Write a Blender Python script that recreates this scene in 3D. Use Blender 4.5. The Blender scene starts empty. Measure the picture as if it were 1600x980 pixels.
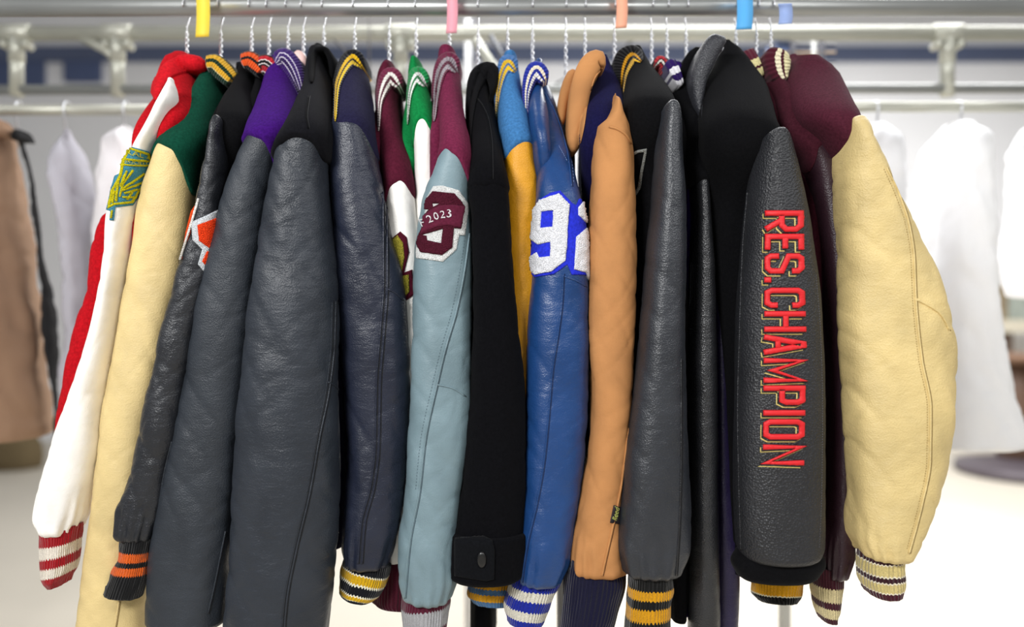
import bpy, math, random
import numpy as np
from mathutils import Vector, noise
from mathutils.bvhtree import BVHTree
from mathutils.geometry import delaunay_2d_cdt

# ------------------------------------------------------------------ camera, light, exposure
F, CX, CY, CAMZ = 1200.0, 800.0, 490.0, 1.25
sc = bpy.context.scene
COL = sc.collection
cam = bpy.data.cameras.new('camera'); camo = bpy.data.objects.new('camera', cam); COL.objects.link(camo)
camo.location = (0, 0, CAMZ); camo.rotation_euler = (math.radians(90), 0, 0)
cam.sensor_width = 36; cam.lens = 36 * F / 1600
cam.dof.use_dof = True; cam.dof.focus_distance = 1.18; cam.dof.aperture_fstop = 27 / 20.0
cam.clip_start = .05
sc.camera = camo
w = bpy.data.worlds.new('world'); sc.world = w; w.use_nodes = True
w.node_tree.nodes['Background'].inputs[0].default_value = (.97, .98, 1, 1)
w.node_tree.nodes['Background'].inputs[1].default_value = .22
sc.view_settings.view_transform = 'Standard'; sc.view_settings.look = 'None'
sc.view_settings.exposure = .02; sc.view_settings.gamma = 1; sc.view_settings.use_curve_mapping = False

def area(name, loc, target, sx, sy, power, col=(1, 1, 1)):
    l = bpy.data.lights.new(name, 'AREA'); l.shape = 'RECTANGLE'; l.size = sx; l.size_y = sy
    l.energy = power; l.color = col
    o = bpy.data.objects.new(name, l); COL.objects.link(o); o.location = loc
    o.rotation_euler = (Vector(target) - Vector(loc)).to_track_quat('-Z', 'Y').to_euler()
    return o
area('ceiling_lamp_front', (-1.15, -.9, 2.3), (0, 1.2, 1.15), .7, .4, 56)
area('added_fill_right', (1.1, -1.0, 2.5), (.1, 1.2, 1.2), .5, .4, 20)  # added soft secondary light on the jackets, not a known fixture
area('ceiling_lamp_right', (2.8, -.2, 3.0), (0, 1.3, 1.1), .4, 2.0, 22)
area('ceiling_lamp_left', (-2.8, .2, 3.0), (0, 1.3, 1.1), .4, 2.0, 16)
area('added_wall_light', (2.0, 4.2, 3.6), (2.0, 4.8, 0), 4.4, 1.8, 290)  # added to keep the back wall bright apart from the jackets
area('ceiling_lamp_middle', (0.6, 2.3, 3.0), (.6, 2.6, 0), 3, .5, 46)

# ------------------------------------------------------------------ materials
def lin(c):
    if isinstance(c, str):
        c = tuple(int(c[i:i + 2], 16) / 255 for i in (0, 2, 4))
    return tuple(x / 12.92 if x <= .04045 else ((x + .055) / 1.055) ** 2.4 for x in c) + (1,)
MC = {}
def base(name):
    m = bpy.data.materials.new(name); m.use_nodes = True
    nt = m.node_tree; return m, nt, nt.nodes['Principled BSDF'], nt.nodes.new, nt.links.new
def mapping(nt, N, L, scale):
    tc = N('ShaderNodeTexCoord'); mp = N('ShaderNodeMapping'); mp.inputs['Scale'].default_value = scale
    L(tc.outputs['Object'], mp.inputs['Vector']); return mp.outputs[0]
def varcol(nt, N, L, vec, col, amt, scale):
    n = N('ShaderNodeTexNoise'); n.inputs['Scale'].default_value = scale; n.inputs['Detail'].default_value = 4
    L(vec, n.inputs['Vector'])
    mr = N('ShaderNodeMapRange'); mr.inputs[1].default_value = .3; mr.inputs[2].default_value = .7
    mr.inputs[3].default_value = 1 - amt; mr.inputs[4].default_value = 1 + amt
    L(n.outputs['Fac'], mr.inputs[0])
    mx = N('ShaderNodeMix'); mx.data_type = 'RGBA'; mx.blend_type = 'MULTIPLY'; mx.inputs[0].default_value = 1
    mx.inputs[6].default_value = col; L(mr.outputs[0], mx.inputs[7])
    return mx.outputs[2], n
def leather(c, rough=.42, grain=.35, gs=420, crease=.5, spec=.5):
    k = ('leather', c, rough, grain, gs, crease, spec)
    if k in MC: return MC[k]
    m, nt, p, N, L = base('leather_' + c)
    v1 = mapping(nt, N, L, (1, 1, 1)); v2 = mapping(nt, N, L, (18, 18, 46))
    col, n = varcol(nt, N, L, v1, lin(c), .14, 14); L(col, p.inputs['Base Color'])
    p.inputs['Specular IOR Level'].default_value = spec
    vo = N('ShaderNodeTexVoronoi'); vo.inputs['Scale'].default_value = gs; L(v1, vo.inputs['Vector'])
    b1 = N('ShaderNodeBump'); b1.inputs['Strength'].default_value = grain; b1.inputs['Distance'].default_value = .0012
    L(vo.outputs['Distance'], b1.inputs['Height'])
    n2 = N('ShaderNodeTexNoise'); n2.inputs['Scale'].default_value = 1; n2.inputs['Detail'].default_value = 5
    n2.inputs['Roughness'].default_value = .6; n2.inputs['Distortion'].default_value = .35; L(v2, n2.inputs['Vector'])
    b2 = N('ShaderNodeBump'); b2.inputs['Strength'].default_value = crease * .55; b2.inputs['Distance'].default_value = .006
    L(n2.outputs['Fac'], b2.inputs['Height']); L(b2.outputs[0], b1.inputs['Normal']); L(b1.outputs[0], p.inputs['Normal'])
    mr = N('ShaderNodeMapRange'); mr.inputs[3].default_value = rough - .08; mr.inputs[4].default_value = rough + .12
    L(n.outputs['Fac'], mr.inputs[0]); L(mr.outputs[0], p.inputs['Roughness'])
    MC[k] = m; return m
def wool(c, bump=.5, sheen=.07):
    k = ('wool', c, bump, sheen)
    if k in MC: return MC[k]
    m, nt, p, N, L = base('wool_' + c)
    v1 = mapping(nt, N, L, (1, 1, 1))
    col, n = varcol(nt, N, L, v1, lin(c), .22, 260); L(col, p.inputs['Base Color'])
    p.inputs['Roughness'].default_value = .95; p.inputs['Sheen Weight'].default_value = sheen
    p.inputs['Sheen Roughness'].default_value = .5; p.inputs['Specular IOR Level'].default_value = .06
    p.inputs['Sheen Tint'].default_value = tuple(min(1, x * .6 + .25) for x in lin(c)[:3]) + (1,)
    n2 = N('ShaderNodeTexNoise'); n2.inputs['Scale'].default_value = 700; n2.inputs['Detail'].default_value = 3; L(v1, n2.inputs['Vector'])
    b1 = N('ShaderNodeBump'); b1.inputs['Strength'].default_value = bump; b1.inputs['Distance'].default_value = .0012
    L(n2.outputs['Fac'], b1.inputs['Height']); L(b1.outputs[0], p.inputs['Normal'])
    MC[k] = m; return m
def knit(stripes, ribs=230):
    """stripes: list of (start v, colour); uv.x runs round the knit in metres"""
    k = ('knit', tuple(stripes), ribs)
    if k in MC: return MC[k]
    m, nt, p, N, L = base('rib_knit')
    uv = N('ShaderNodeUVMap'); sp = N('ShaderNodeSeparateXYZ'); L(uv.outputs[0], sp.inputs[0])
    # slight knit waviness of stripe edges
    mu = N('ShaderNodeMath'); mu.operation = 'MULTIPLY'; mu.inputs[1].default_value = ribs * 2 * math.pi; L(sp.outputs[0], mu.inputs[0])
    si = N('ShaderNodeMath'); si.operation = 'SINE'; L(mu.outputs[0], si.inputs[0])
    wv = N('ShaderNodeMath'); wv.operation = 'MULTIPLY_ADD'; wv.inputs[1].default_value = .012
    L(si.outputs[0], wv.inputs[0]); L(sp.outputs[1], wv.inputs[2])
    r = N('ShaderNodeValToRGB'); r.color_ramp.interpolation = 'CONSTANT'
    el = r.color_ramp.elements
    el[0].position = 0; el[0].color = lin(stripes[0][1])
    if len(stripes) > 1:
        el[1].position = stripes[1][0]; el[1].color = lin(stripes[1][1])
        for s in stripes[2:]:
            e = el.new(s[0]); e.color = lin(s[1])
    else:
        el[1].color = lin(stripes[0][1])
    L(wv.outputs[0], r.inputs[0])
    v1 = mapping(nt, N, L, (1, 1, 1))
    n2 = N('ShaderNodeTexNoise'); n2.inputs['Scale'].default_value = 600; n2.inputs['Detail'].default_value = 2; L(v1, n2.inputs['Vector'])
    mr = N('ShaderNodeMapRange'); mr.inputs[1].default_value = .3; mr.inputs[2].default_value = .7
    mr.inputs[3].default_value = .75; mr.inputs[4].default_value = 1.1; L(n2.outputs['Fac'], mr.inputs[0])
    mx = N('ShaderNodeMix'); mx.data_type = 'RGBA'; mx.blend_type = 'MULTIPLY'; mx.inputs[0].default_value = 1
    L(r.outputs[0], mx.inputs[6]); L(mr.outputs[0], mx.inputs[7]); L(mx.outputs[2], p.inputs['Base Color'])
    ad = N('ShaderNodeMath'); ad.operation = 'MULTIPLY_ADD'; ad.inputs[1].default_value = .6
    L(n2.outputs['Fac'], ad.inputs[0]); L(si.outputs[0], ad.inputs[2])
    b = N('ShaderNodeBump'); b.inputs['Strength'].default_value = .7; b.inputs['Distance'].default_value = .0012
    L(ad.outputs[0], b.inputs['Height']); L(b.outputs[0], p.inputs['Normal'])
    p.inputs['Roughness'].default_value = .95; p.inputs['Specular IOR Level'].default_value = .1
    p.inputs['Sheen Weight'].default_value = .2
    MC[k] = m; return m
def fuzz(c, scale=500, dist=.003):
    k = ('fuzz', c, scale)
    if k in MC: return MC[k]
    m, nt, p, N, L = base('chenille_' + c)
    v1 = mapping(nt, N, L, (1, 1, 1)); col, n = varcol(nt, N, L, v1, lin(c), .25, scale * .8); L(col, p.inputs['Base Color'])
    vo = N('ShaderNodeTexVoronoi'); vo.inputs['Scale'].default_value = scale; L(v1, vo.inputs['Vector'])
    b = N('ShaderNodeBump'); b.invert = True; b.inputs['Strength'].default_value = .8; b.inputs['Distance'].default_value = dist
    L(vo.outputs['Distance'], b.inputs['Height']); L(b.outputs[0], p.inputs['Normal'])
    p.inputs['Roughness'].default_value = 1; p.inputs['Specular IOR Level'].default_value = .1
    MC[k] = m; return m
def thread(c):
    k = ('thread', c)
    if k in MC: return MC[k]
    m, nt, p, N, L = base('satin_thread_' + c)
    v = mapping(nt, N, L, (60, 60, 900))
    n = N('ShaderNodeTexNoise'); n.inputs['Scale'].default_value = 1; L(v, n.inputs['Vector'])
    b = N('ShaderNodeBump'); b.inputs['Strength'].default_value = .4; b.inputs['Distance'].default_value = .001
    L(n.outputs['Fac'], b.inputs['Height']); L(b.outputs[0], p.inputs['Normal'])
    p.inputs['Base Color'].default_value = lin(c); p.inputs['Roughness'].default_value = .55
    MC[k] = m; return m
def plain(c, rough=.7, metal=0, var=.06, vs=3, name='paint'):
    k = ('plain', c, rough, metal, var, vs)
    if k in MC: return MC[k]
    m, nt, p, N, L = base(name + '_' + c)
    v = mapping(nt, N, L, (1, 1, 1)); col, n = varcol(nt, N, L, v, lin(c), var, vs); L(col, p.inputs['Base Color'])
    p.inputs['Roughness'].default_value = rough; p.inputs['Metallic'].default_value = metal
    MC[k] = m; return m

CAMP = Vector((0, 0, CAMZ))
# ------------------------------------------------------------------ geometry helpers
def W(px, py, Y): return np.array([(px - CX) / F * Y, Y, CAMZ + (CY - py) / F * Y])
def link(name, V, Fc, mat, parent=None, uv=None, smooth=True):
    me = bpy.data.meshes.new(name)
    o = bpy.data.objects.new(name, me); COL.objects.link(o)
    V = np.asarray(V, float)
    if parent is not None:
        off = np.zeros(3); q = parent
        while q is not None: off += np.array(q.location); q = q.parent
        o.parent = parent
    else:
        off = V.mean(0); off[2] = V[:, 2].min(); o.location = off
    me.from_pydata([tuple(v) for v in (V - off)], [], [tuple(f) for f in Fc])
    if uv is not None:
        l = me.uv_layers.new(name='UVMap')
        li = np.zeros(len(me.loops), int); me.loops.foreach_get('vertex_index', li)
        l.data.foreach_set('uv', np.asarray(uv, float)[li].ravel())
    me.polygons.foreach_set('use_smooth', [smooth] * len(me.polygons))
    me.materials.append(mat); me.update()
    return o
def empty(name, loc, label=None, cat=None, group=None, kind=None):
    o = bpy.data.objects.new(name, None); COL.objects.link(o); o.location = loc; o.empty_display_size = .05
    props(o, label, cat, group, kind); return o
def props(o, label=None, cat=None, group=None, kind=None):
    if label: o['label'] = label
    if cat: o['category'] = cat
    if group: o['group'] = group
    if kind: o['kind'] = kind
    return o
class MB:
    def __init__(s): s.V = []; s.F = []; s.U = []
    def add(s, V, Fc, U=None):
        n = len(s.V); s.V += [tuple(v) for v in V]; s.F += [tuple(i + n for i in f) for f in Fc]
        s.U += [tuple(u) for u in U] if U is not None else [(0, 0)] * len(V)
    def grid(s, G, wrap=True, U=None, cap=True):
        T, N = len(G), len(G[0])
        V = [p for r in G for p in r]; Fc = []
        for i in range(T - 1):
            for j in range(N if wrap else N - 1):
                k = (j + 1) % N
                Fc.append((i * N + j, (i + 1) * N + j, (i + 1) * N + k, i * N + k))
        if cap and wrap:
            Fc.append(tuple(range(N))); Fc.append(tuple(reversed(range((T - 1) * N, T * N))))
        s.add(V, Fc, None if U is None else [u for r in U for u in r])
    def tube(s, pts, r, n=8):
        pts = [Vector(p) for p in pts]; G = []
        up = Vector((0.13, 1, .07)).normalized()
        for i, p in enumerate(pts):
            t = (pts[min(i + 1, len(pts) - 1)] - pts[max(i - 1, 0)])
            if t.length < 1e-9: t = Vector((0, 0, 1))
            t.normalize(); a = t.cross(up)
            if a.length < .05: a = t.cross(Vector((1, 0, .1)))
            a.normalize(); b = t.cross(a); rr = r if not hasattr(r, '__len__') else r[i]
            G.append([tuple(p + (a * math.cos(2 * math.pi * k / n) + b * math.sin(2 * math.pi * k / n)) * rr) for k in range(n)])
        s.grid(G)
    def box(s, lo, hi):
        x0, y0, z0 = lo; x1, y1, z1 = hi
        s.add([(x0, y0, z0), (x1, y0, z0), (x1, y1, z0), (x0, y1, z0), (x0, y0, z1), (x1, y0, z1), (x1, y1, z1), (x0, y1, z1)],
              [(0, 3, 2, 1), (4, 5, 6, 7), (0, 1, 5, 4), (1, 2, 6, 5), (2, 3, 7, 6), (3, 0, 4, 7)])
    def obj(s, name, mat, parent=None, smooth=True):
        return link(name, s.V, s.F, mat, parent, s.U, smooth)
def pchip(xs, ys, x):
    xs = np.asarray(xs, float); ys = np.asarray(ys, float); x = np.asarray(x, float)
    if len(xs) == 2: return np.interp(x, xs, ys)
    h = np.diff(xs); d = np.diff(ys) / h; m = np.zeros(len(xs))
    for i in range(1, len(xs) - 1):
        if d[i - 1] * d[i] > 0:
            w1 = 2 * h[i] + h[i - 1]; w2 = h[i] + 2 * h[i - 1]; m[i] = (w1 + w2) / (w1 / d[i - 1] + w2 / d[i])
    m[0] = d[0]; m[-1] = d[-1]
    xc = np.clip(x, xs[0], xs[-1]); k = np.clip(np.searchsorted(xs, xc) - 1, 0, len(xs) - 2)
    t = (xc - xs[k]) / h[k]
    return ((1 + 2 * t) * (1 - t) ** 2 * ys[k] + t * (1 - t) ** 2 * h[k] * m[k] + t * t * (3 - 2 * t) * ys[k + 1] + t * t * (t - 1) * h[k] * m[k + 1])
def ringpt(xL, xR, y, Yf, b, th, e=.84, sh=0):
    """point at angle th of a horizontal superellipse whose sides are seen at xL, xR"""
    D = Yf + b; xc = (xL + xR) / 2; ww = (xR - xL) / 2
    ph = math.atan((xc - CX) / F); rp = ww * D / F * math.cos(ph)
    if abs(math.sin(ph)) > 1e-4: b = min(b, .8 * rp / abs(math.sin(ph)))
    a = math.sqrt(max(rp * rp - (b * math.sin(ph)) ** 2, 1e-8)) / math.cos(ph)
    c, s = math.cos(th), math.sin(th)
    X = (xc - CX) / F * D + a * math.copysign(abs(c) ** e, c)
    Y = D - b * math.copysign(abs(s) ** e, s)
    return X, Y, CAMZ + (CY - y) / F * D

def sstep(t): t = min(1, max(0, t)); return t * t * (3 - 2 * t)
class Profile:
    def __init__(s, rows, Ys, b, ytop=None, yseam=None, Yt=1.33, bt=.07):
        s.ys = [r[0] for r in rows]; s.L = [r[1] for r in rows]; s.R = [r[2] for r in rows]
        s.Ys, s.b, s.yt, s.yq, s.Yt, s.bt = Ys, b, ytop, yseam, Yt, bt; s.yback = None
    def pt(s, y, th, grow=0, amp=0, seed=0, e=.84, gather=None, endflare=0):
        xL = float(pchip(s.ys, s.L, [y])[0]); xR = float(pchip(s.ys, s.R, [y])[0])
        if s.yt is not None:
            t = sstep((y - s.yt) / (s.yq - s.yt)); Y = s.Yt + (s.Ys - s.Yt) * t; b = s.bt + (s.b - s.bt) * t
        else: Y, b = s.Ys, s.b
        if s.yback is not None: Y += .055 * sstep((y - s.yback) / 110)
        p = Vector(ringpt(xL, xR, y, Y, b, th, e))
        rad = Vector((math.cos(th), -math.sin(th), 0)); d = grow
        if amp:
            q = p * 1.0
            amp = amp * 1.5
            d += amp * (1.2 * noise.noise(Vector((q.x * 8 + seed, q.y * 8, q.z * 3.2)))
                        + .5 * noise.noise(Vector((q.x * 24 + seed, q.y * 24, q.z * 11 + q.x * 12))))
            c1 = 1 - abs(noise.noise(Vector((q.x * 6 + seed * 3, q.y * 6, q.z * 13 + q.x * 18)))) * 2
            c2 = 1 - abs(noise.noise(Vector((q.x * 11 - seed * 2, q.y * 11, q.z * 22 - q.x * 20)))) * 2
            d -= amp * (.34 * max(0, c1) ** 4 + .2 * max(0, c2) ** 4)
        if gather is not None:
            k = max(0, 1 - (gather - y) / 70.0)
            d += .0022 * k * math.sin(th * 13 + 2 * math.sin(th * 3 + seed))
        p += rad * d
        return p
def gen_loft(mb, prof, y0f, y1f, T=110, N=64, round0=True, round1=True, **kw):
    G = []; U = []
    ths = [2 * math.pi * j / N for j in range(N)]
    us = [(1 + math.cos(t)) / 2 for t in ths]
    a = np.array([y0f(u) for u in us]); b = np.array([y1f(u) for u in us])
    for i in range(T):
        t = i / (T - 1)
        G.append([tuple(prof.pt(a[j] + (b[j] - a[j]) * t, ths[j], **kw)) for j in range(N)])
        U.append([(ths[j] * .05, t) for j in range(N)])
    def caps(ring, sgn, dz):
        c = np.mean(np.array(ring), 0); out = []
        for sc_, zz in ((.96, .35), (.86, .7), (.6, .95), (.2, 1.0)):
            r = c + (np.array(ring) - c) * np.array([sc_, sc_, sc_ * .5 + .5]); r[:, 2] += sgn * dz * zz
            out.append([tuple(p) for p in r])
        return out
    if round0: cs = caps(G[0], 1, .006); G = cs[::-1] + G; U = [U[0]] * 4 + U
    if round1: cs = caps(G[-1], -1, .012); G = G + cs; U = U + [U[-1]] * 4
    mb.grid(G, True, U)

def band(mb, path, t=.011, back=.13, Y=1.33, n=40, bvh=None):
    """collar: flattened band swept along a path of (px, py, half width px[, Y])"""
    P = np.array([(p[0], p[1], p[2], p[3] if len(p) > 3 else Y) for p in path], float)
    d = np.r_[0, np.cumsum(np.hypot(np.diff(P[:, 0]), np.diff(P[:, 1])))]
    q = np.linspace(0, d[-1], n); C = [pchip(d, P[:, k], q) for k in range(4)]
    # smooth the path
    for _ in range(2):
        for k in range(2):
            c = C[k].copy(); c[1:-1] = (c[:-2] + 2 * c[1:-1] + c[2:]) / 4; C[k] = c
    G = []; U = []
    M = 18
    for i in range(n):
        i0, i1 = max(i - 1, 0), min(i + 1, n - 1)
        tx, ty = C[0][i1] - C[0][i0], C[1][i1] - C[1][i0]; l = math.hypot(tx, ty) or 1
        nx, ny = ty / l, -tx / l   # left of travel (image y down)
        endt = min(1, (min(i, n - 1 - i) + 1) / 4.0) ** .5
        ring = []; ur = []
        Yc = C[3][i]
        for side in (0, 1):
            for j in range(M):
                s_ = -1 + 2 * (j + .5) / M if side == 0 else 1 - 2 * (j + .5) / M
                pr = math.sqrt(max(0, 1 - s_ * s_ * .96))
                hw = C[2][i] * endt
                px = C[0][i] - nx * hw * s_ * 1.0; py = C[1][i] - ny * hw * s_
                p = W(px, py, Yc)
                if bvh is not None and side == 0:
                    q0, *_r = bvh.ray_cast(CAMP, (Vector(W(px, py, 1.0)) - CAMP).normalized())
                    if q0 is not None and q0.y < Yc:
                        p = np.array(q0); p[1] -= t * pr * endt * .45 + .001
                        ring.append(tuple(p)); ur.append((q[i] / F * Yc, (s_ + 1) / 2)); continue
                p[1] = Yc - t * pr * endt if side == 0 else Yc + back * (.25 + .75 * pr) * endt
                ring.append(tuple(p)); ur.append((q[i] / F * Yc, (s_ + 1) / 2))
        G.append(ring); U.append(ur)
    mb.grid(G, True, U)

# ------------------------------------------------------------------ decals sewn on to a surface
def bvh_of(*objs):
    V = []; Fc = []
    for o in objs:
        n = len(V); off = Vector(o.location); q = o.parent
        while q is not None: off = off + Vector(q.location); q = q.parent
        V += [v.co + off for v in o.data.vertices]
        Fc += [tuple(i + n for i in p.vertices) for p in o.data.polygons]
    return BVHTree.FromPolygons(V, Fc)
CAMP = Vector((0, 0, CAMZ))
def onto(bvh, px, py, off, Yg=1.2):
    d = (Vector(W(px, py, 1.0)) - CAMP).normalized()
    h = bvh.ray_cast(CAMP, d)
    if h[0] is None:
        h = bvh.find_nearest(Vector(W(px, py, Yg)))
        nrm = (h[0] - Vector((h[0].x * 1.0, h[0].y + .05, h[0].z))).normalized()
        return h[0] + h[1] * off if h[1].dot(d) < 0 else h[0] - h[1] * off
    nrm = h[1] if h[1].dot(d) < 0 else -h[1]
    return h[0] + nrm * off
def inside(p, poly):
    x, y = p; c = False; n = len(poly)
    for i in range(n):
        x0, y0 = poly[i]; x1, y1 = poly[(i + 1) % n]
        if (y0 > y) != (y1 > y) and x < (x1 - x0) * (y - y0) / (y1 - y0) + x0: c = not c
    return c
def decal_geo(mb, bvh, polys, off, Yg=1.2, step=3.0, rough=0, thick=None):
    """polys: outline first, then holes, in pixels; becomes a raised piece lying on the surface"""
    pts = []; edges = []; P = []
    for poly in polys:
        dense = []
        for i in range(len(poly)):
            a = np.array(poly[i], float); b = np.array(poly[(i + 1) % len(poly)], float)
            k = max(1, int(np.hypot(*(b - a)) / step))
            for j in range(k): dense.append(tuple(a + (b - a) * j / k))
        n0 = len(pts); pts += dense; m = len(dense)
        edges += [(n0 + i, n0 + (i + 1) % m) for i in range(m)]; P.append(dense)
    def ins(p): return sum(inside(p, q) for q in P) == 1
    xs = [p[0] for p in P[0]]; ys = [p[1] for p in P[0]]
    y = min(ys) + step * .6
    while y < max(ys):
        x = min(xs) + step * .6
        while x < max(xs):
            if ins((x, y)): pts.append((x + random.uniform(-.2, .2) * step, y))
            x += step
        y += step
    vs, es, fs, *_ = delaunay_2d_cdt([Vector(p) for p in pts], edges, [], 0, 1e-4)
    keep = [f for f in fs if ins((sum(vs[i].x for i in f) / 3, sum(vs[i].y for i in f) / 3))]
    used = sorted({i for f in keep for i in f}); mp = {u: i for i, u in enumerate(used)}
    ec = {}
    for f in keep:
        for a, b in zip(f, f[1:] + f[:1]): ec[(a, b)] = ec.get((a, b), 0) + 1
    bnd = [(a, b) for (a, b) in ec if (b, a) not in ec]
    bset = {i for e in bnd for i in e}
    V = []
    for u in used:
        o = off + (random.uniform(-1, 1) * rough if rough else 0)
        V.append(tuple(onto(bvh, vs[u].x, vs[u].y, o * (.75 if u in bset else 1), Yg)))
    Fc = [tuple(mp[i] for i in f) for f in keep]
    bi = {}
    th = off if thick is None else thick
    for b in bset:
        bi[b] = len(V); V.append(tuple(onto(bvh, vs[b].x, vs[b].y, off - th, Yg)))
    for a, b in bnd: Fc.append((mp[b], mp[a], bi[a], bi[b]))
    mb.add(V, Fc)
def decal(name, bvh, polys, off, mat, parent, **kw):
    mb = MB(); decal_geo(mb, bvh, polys, off, **kw); return mb.obj(name, mat, parent)
def Z(ox, oy, s, pts): return [(ox + x / s, oy + y / s) for x, y in pts]
SEAM_SHADE = {'leather_dcc48a': '8c7444', 'leather_dcc488': '8c7444', 'leather_b98250': '6b4220', 'leather_748a92': '3b4a53', 'leather_1a3f74': '0a1c42'}  # colours of the painted crease shade, per leather
def seam(name, bvh, path, r, mat, parent, Yg=1.2, off=None, dash=0, step=4, line=True):
    if line and not dash and 'seam' in name: seam('seam_thread', bvh, [(x + 2.6, y + (1.5 if abs(path[-1][0] - path[0][0]) > abs(path[-1][1] - path[0][1]) else 0)) for x, y in path], .0006, plain(SEAM_SHADE.get(mat.name.split('.')[0], '0e0f12'), .9, 0, .03, 5, 'thread'), parent, Yg, .0002, 0, step, False)  # dark stitch-like line along the seam, crease shade put in as colour
    P = np.array(path, float); d = np.r_[0, np.cumsum(np.hypot(*np.diff(P, axis=0).T))]
    q = np.arange(0, d[-1], step if not dash else dash); xs = pchip(d, P[:, 0], q); ys = pchip(d, P[:, 1], q)
    pts = [onto(bvh, x, y, off if off is not None else r * .3, Yg) for x, y in zip(xs, ys)]
    mb = MB()
    if dash:
        for a, b in zip(pts[:-1], pts[1:]): mb.tube([a, a.lerp(b, .55)], r, 5)
    else: mb.tube(pts, r, 8)
    return mb.obj(name, mat, parent)
def ribbon(path, wd, closed=False):
    """mitred outline of a stroke"""
    P = [np.array(p, float) for p in path]; n = len(P); Lf = []; Rt = []
    for i in range(n):
        a = P[i - 1] if (i > 0 or closed) else None; b = P[(i + 1) % n] if (i < n - 1 or closed) else None
        def nrm(u, v): t = (v - u) / np.hypot(*(v - u)); return np.array([-t[1], t[0]])
        if a is None: m = nrm(P[i], b); s = 1
        elif b is None: m = nrm(a, P[i]); s = 1
        else:
            n1, n2 = nrm(a, P[i]), nrm(P[i], b); m = n1 + n2; m = m / np.hypot(*m); s = min(1 / max(m.dot(n1), .3), 2)
        Lf.append(tuple(P[i] + m * s * wd / 2)); Rt.append(tuple(P[i] - m * s * wd / 2))
    if closed:
        def ar(q): return abs(sum(q[i][0] * q[(i + 1) % n][1] - q[(i + 1) % n][0] * q[i][1] for i in range(n)))
        return [Lf, Rt] if ar(Lf) > ar(Rt) else [Rt, Lf]
    return [Lf + Rt[::-1]]
def text_geo(mb, bvh, body, org, size, ang, off, Yg=1.2, shear=0, sx=1):
    cu = bpy.data.curves.new('txt', 'FONT'); cu.body = body; cu.size = size; cu.align_x = 'CENTER'; cu.align_y = 'CENTER'; cu.shear = shear
    cu.resolution_u = 3
    o = bpy.data.objects.new('txt', cu); COL.objects.link(o); dg = bpy.context.evaluated_depsgraph_get(); dg.update()
    me = o.evaluated_get(dg).to_mesh(); ca, sa = math.cos(ang), math.sin(ang); V = []
    for v in me.vertices:
        x, y = v.co.x * sx, v.co.y
        V.append(tuple(onto(bvh, org[0] + x * ca + y * sa, org[1] + x * sa - y * ca, off, Yg)))
    Fc = [tuple(p.vertices) for p in me.polygons]
    o.evaluated_get(dg).to_mesh_clear(); bpy.data.objects.remove(o); bpy.data.curves.remove(cu)
    mb.add(V, Fc)

# ------------------------------------------------------------------ setting
def grid_plane(mb, x0, x1, z0, z1, Y): mb.add([(x0, Y, z0), (x1, Y, z0), (x1, Y, z1), (x0, Y, z1)], [(0, 1, 2, 3)])
mb = MB(); mb.box((-7, -3, -.1), (7, 7.6, 0))
props(mb.obj('floor', plain('d2cabb', .55, 0, .08, .8, 'polished_concrete'), None, False), 'pale polished concrete floor under the clothes rack', kind='structure')
mb = MB(); mb.box((-7, 7.5, -.1), (7, 7.65, 5))
props(mb.obj('wall_back', plain('f2f2f4', .8, 0, .04, .8, 'white_wall'), None, False), 'white wall far behind the clothes racks', kind='structure')
mb = MB(); mb.box((-7, 7.42, 3.70), (7, 7.5, 3.84))
props(mb.obj('trim_1', plain('56607c', .6, 0, .1, 2, 'blue_paint'), None, False), 'dark blue-grey beam along the white back wall', kind='structure')

mb = MB(); mb.box((-5.4, 7.44, 3.45), (-4.55, 7.5, 3.84)); mb.box((-4.35, 7.44, 3.5), (-4.0, 7.5, 3.84))
props(mb.obj('trim_2', plain('4f5c80', .6, 0, .1, 2, 'blue_paint'), None, False), 'blue wall panels below the beam at the left', kind='structure')

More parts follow.
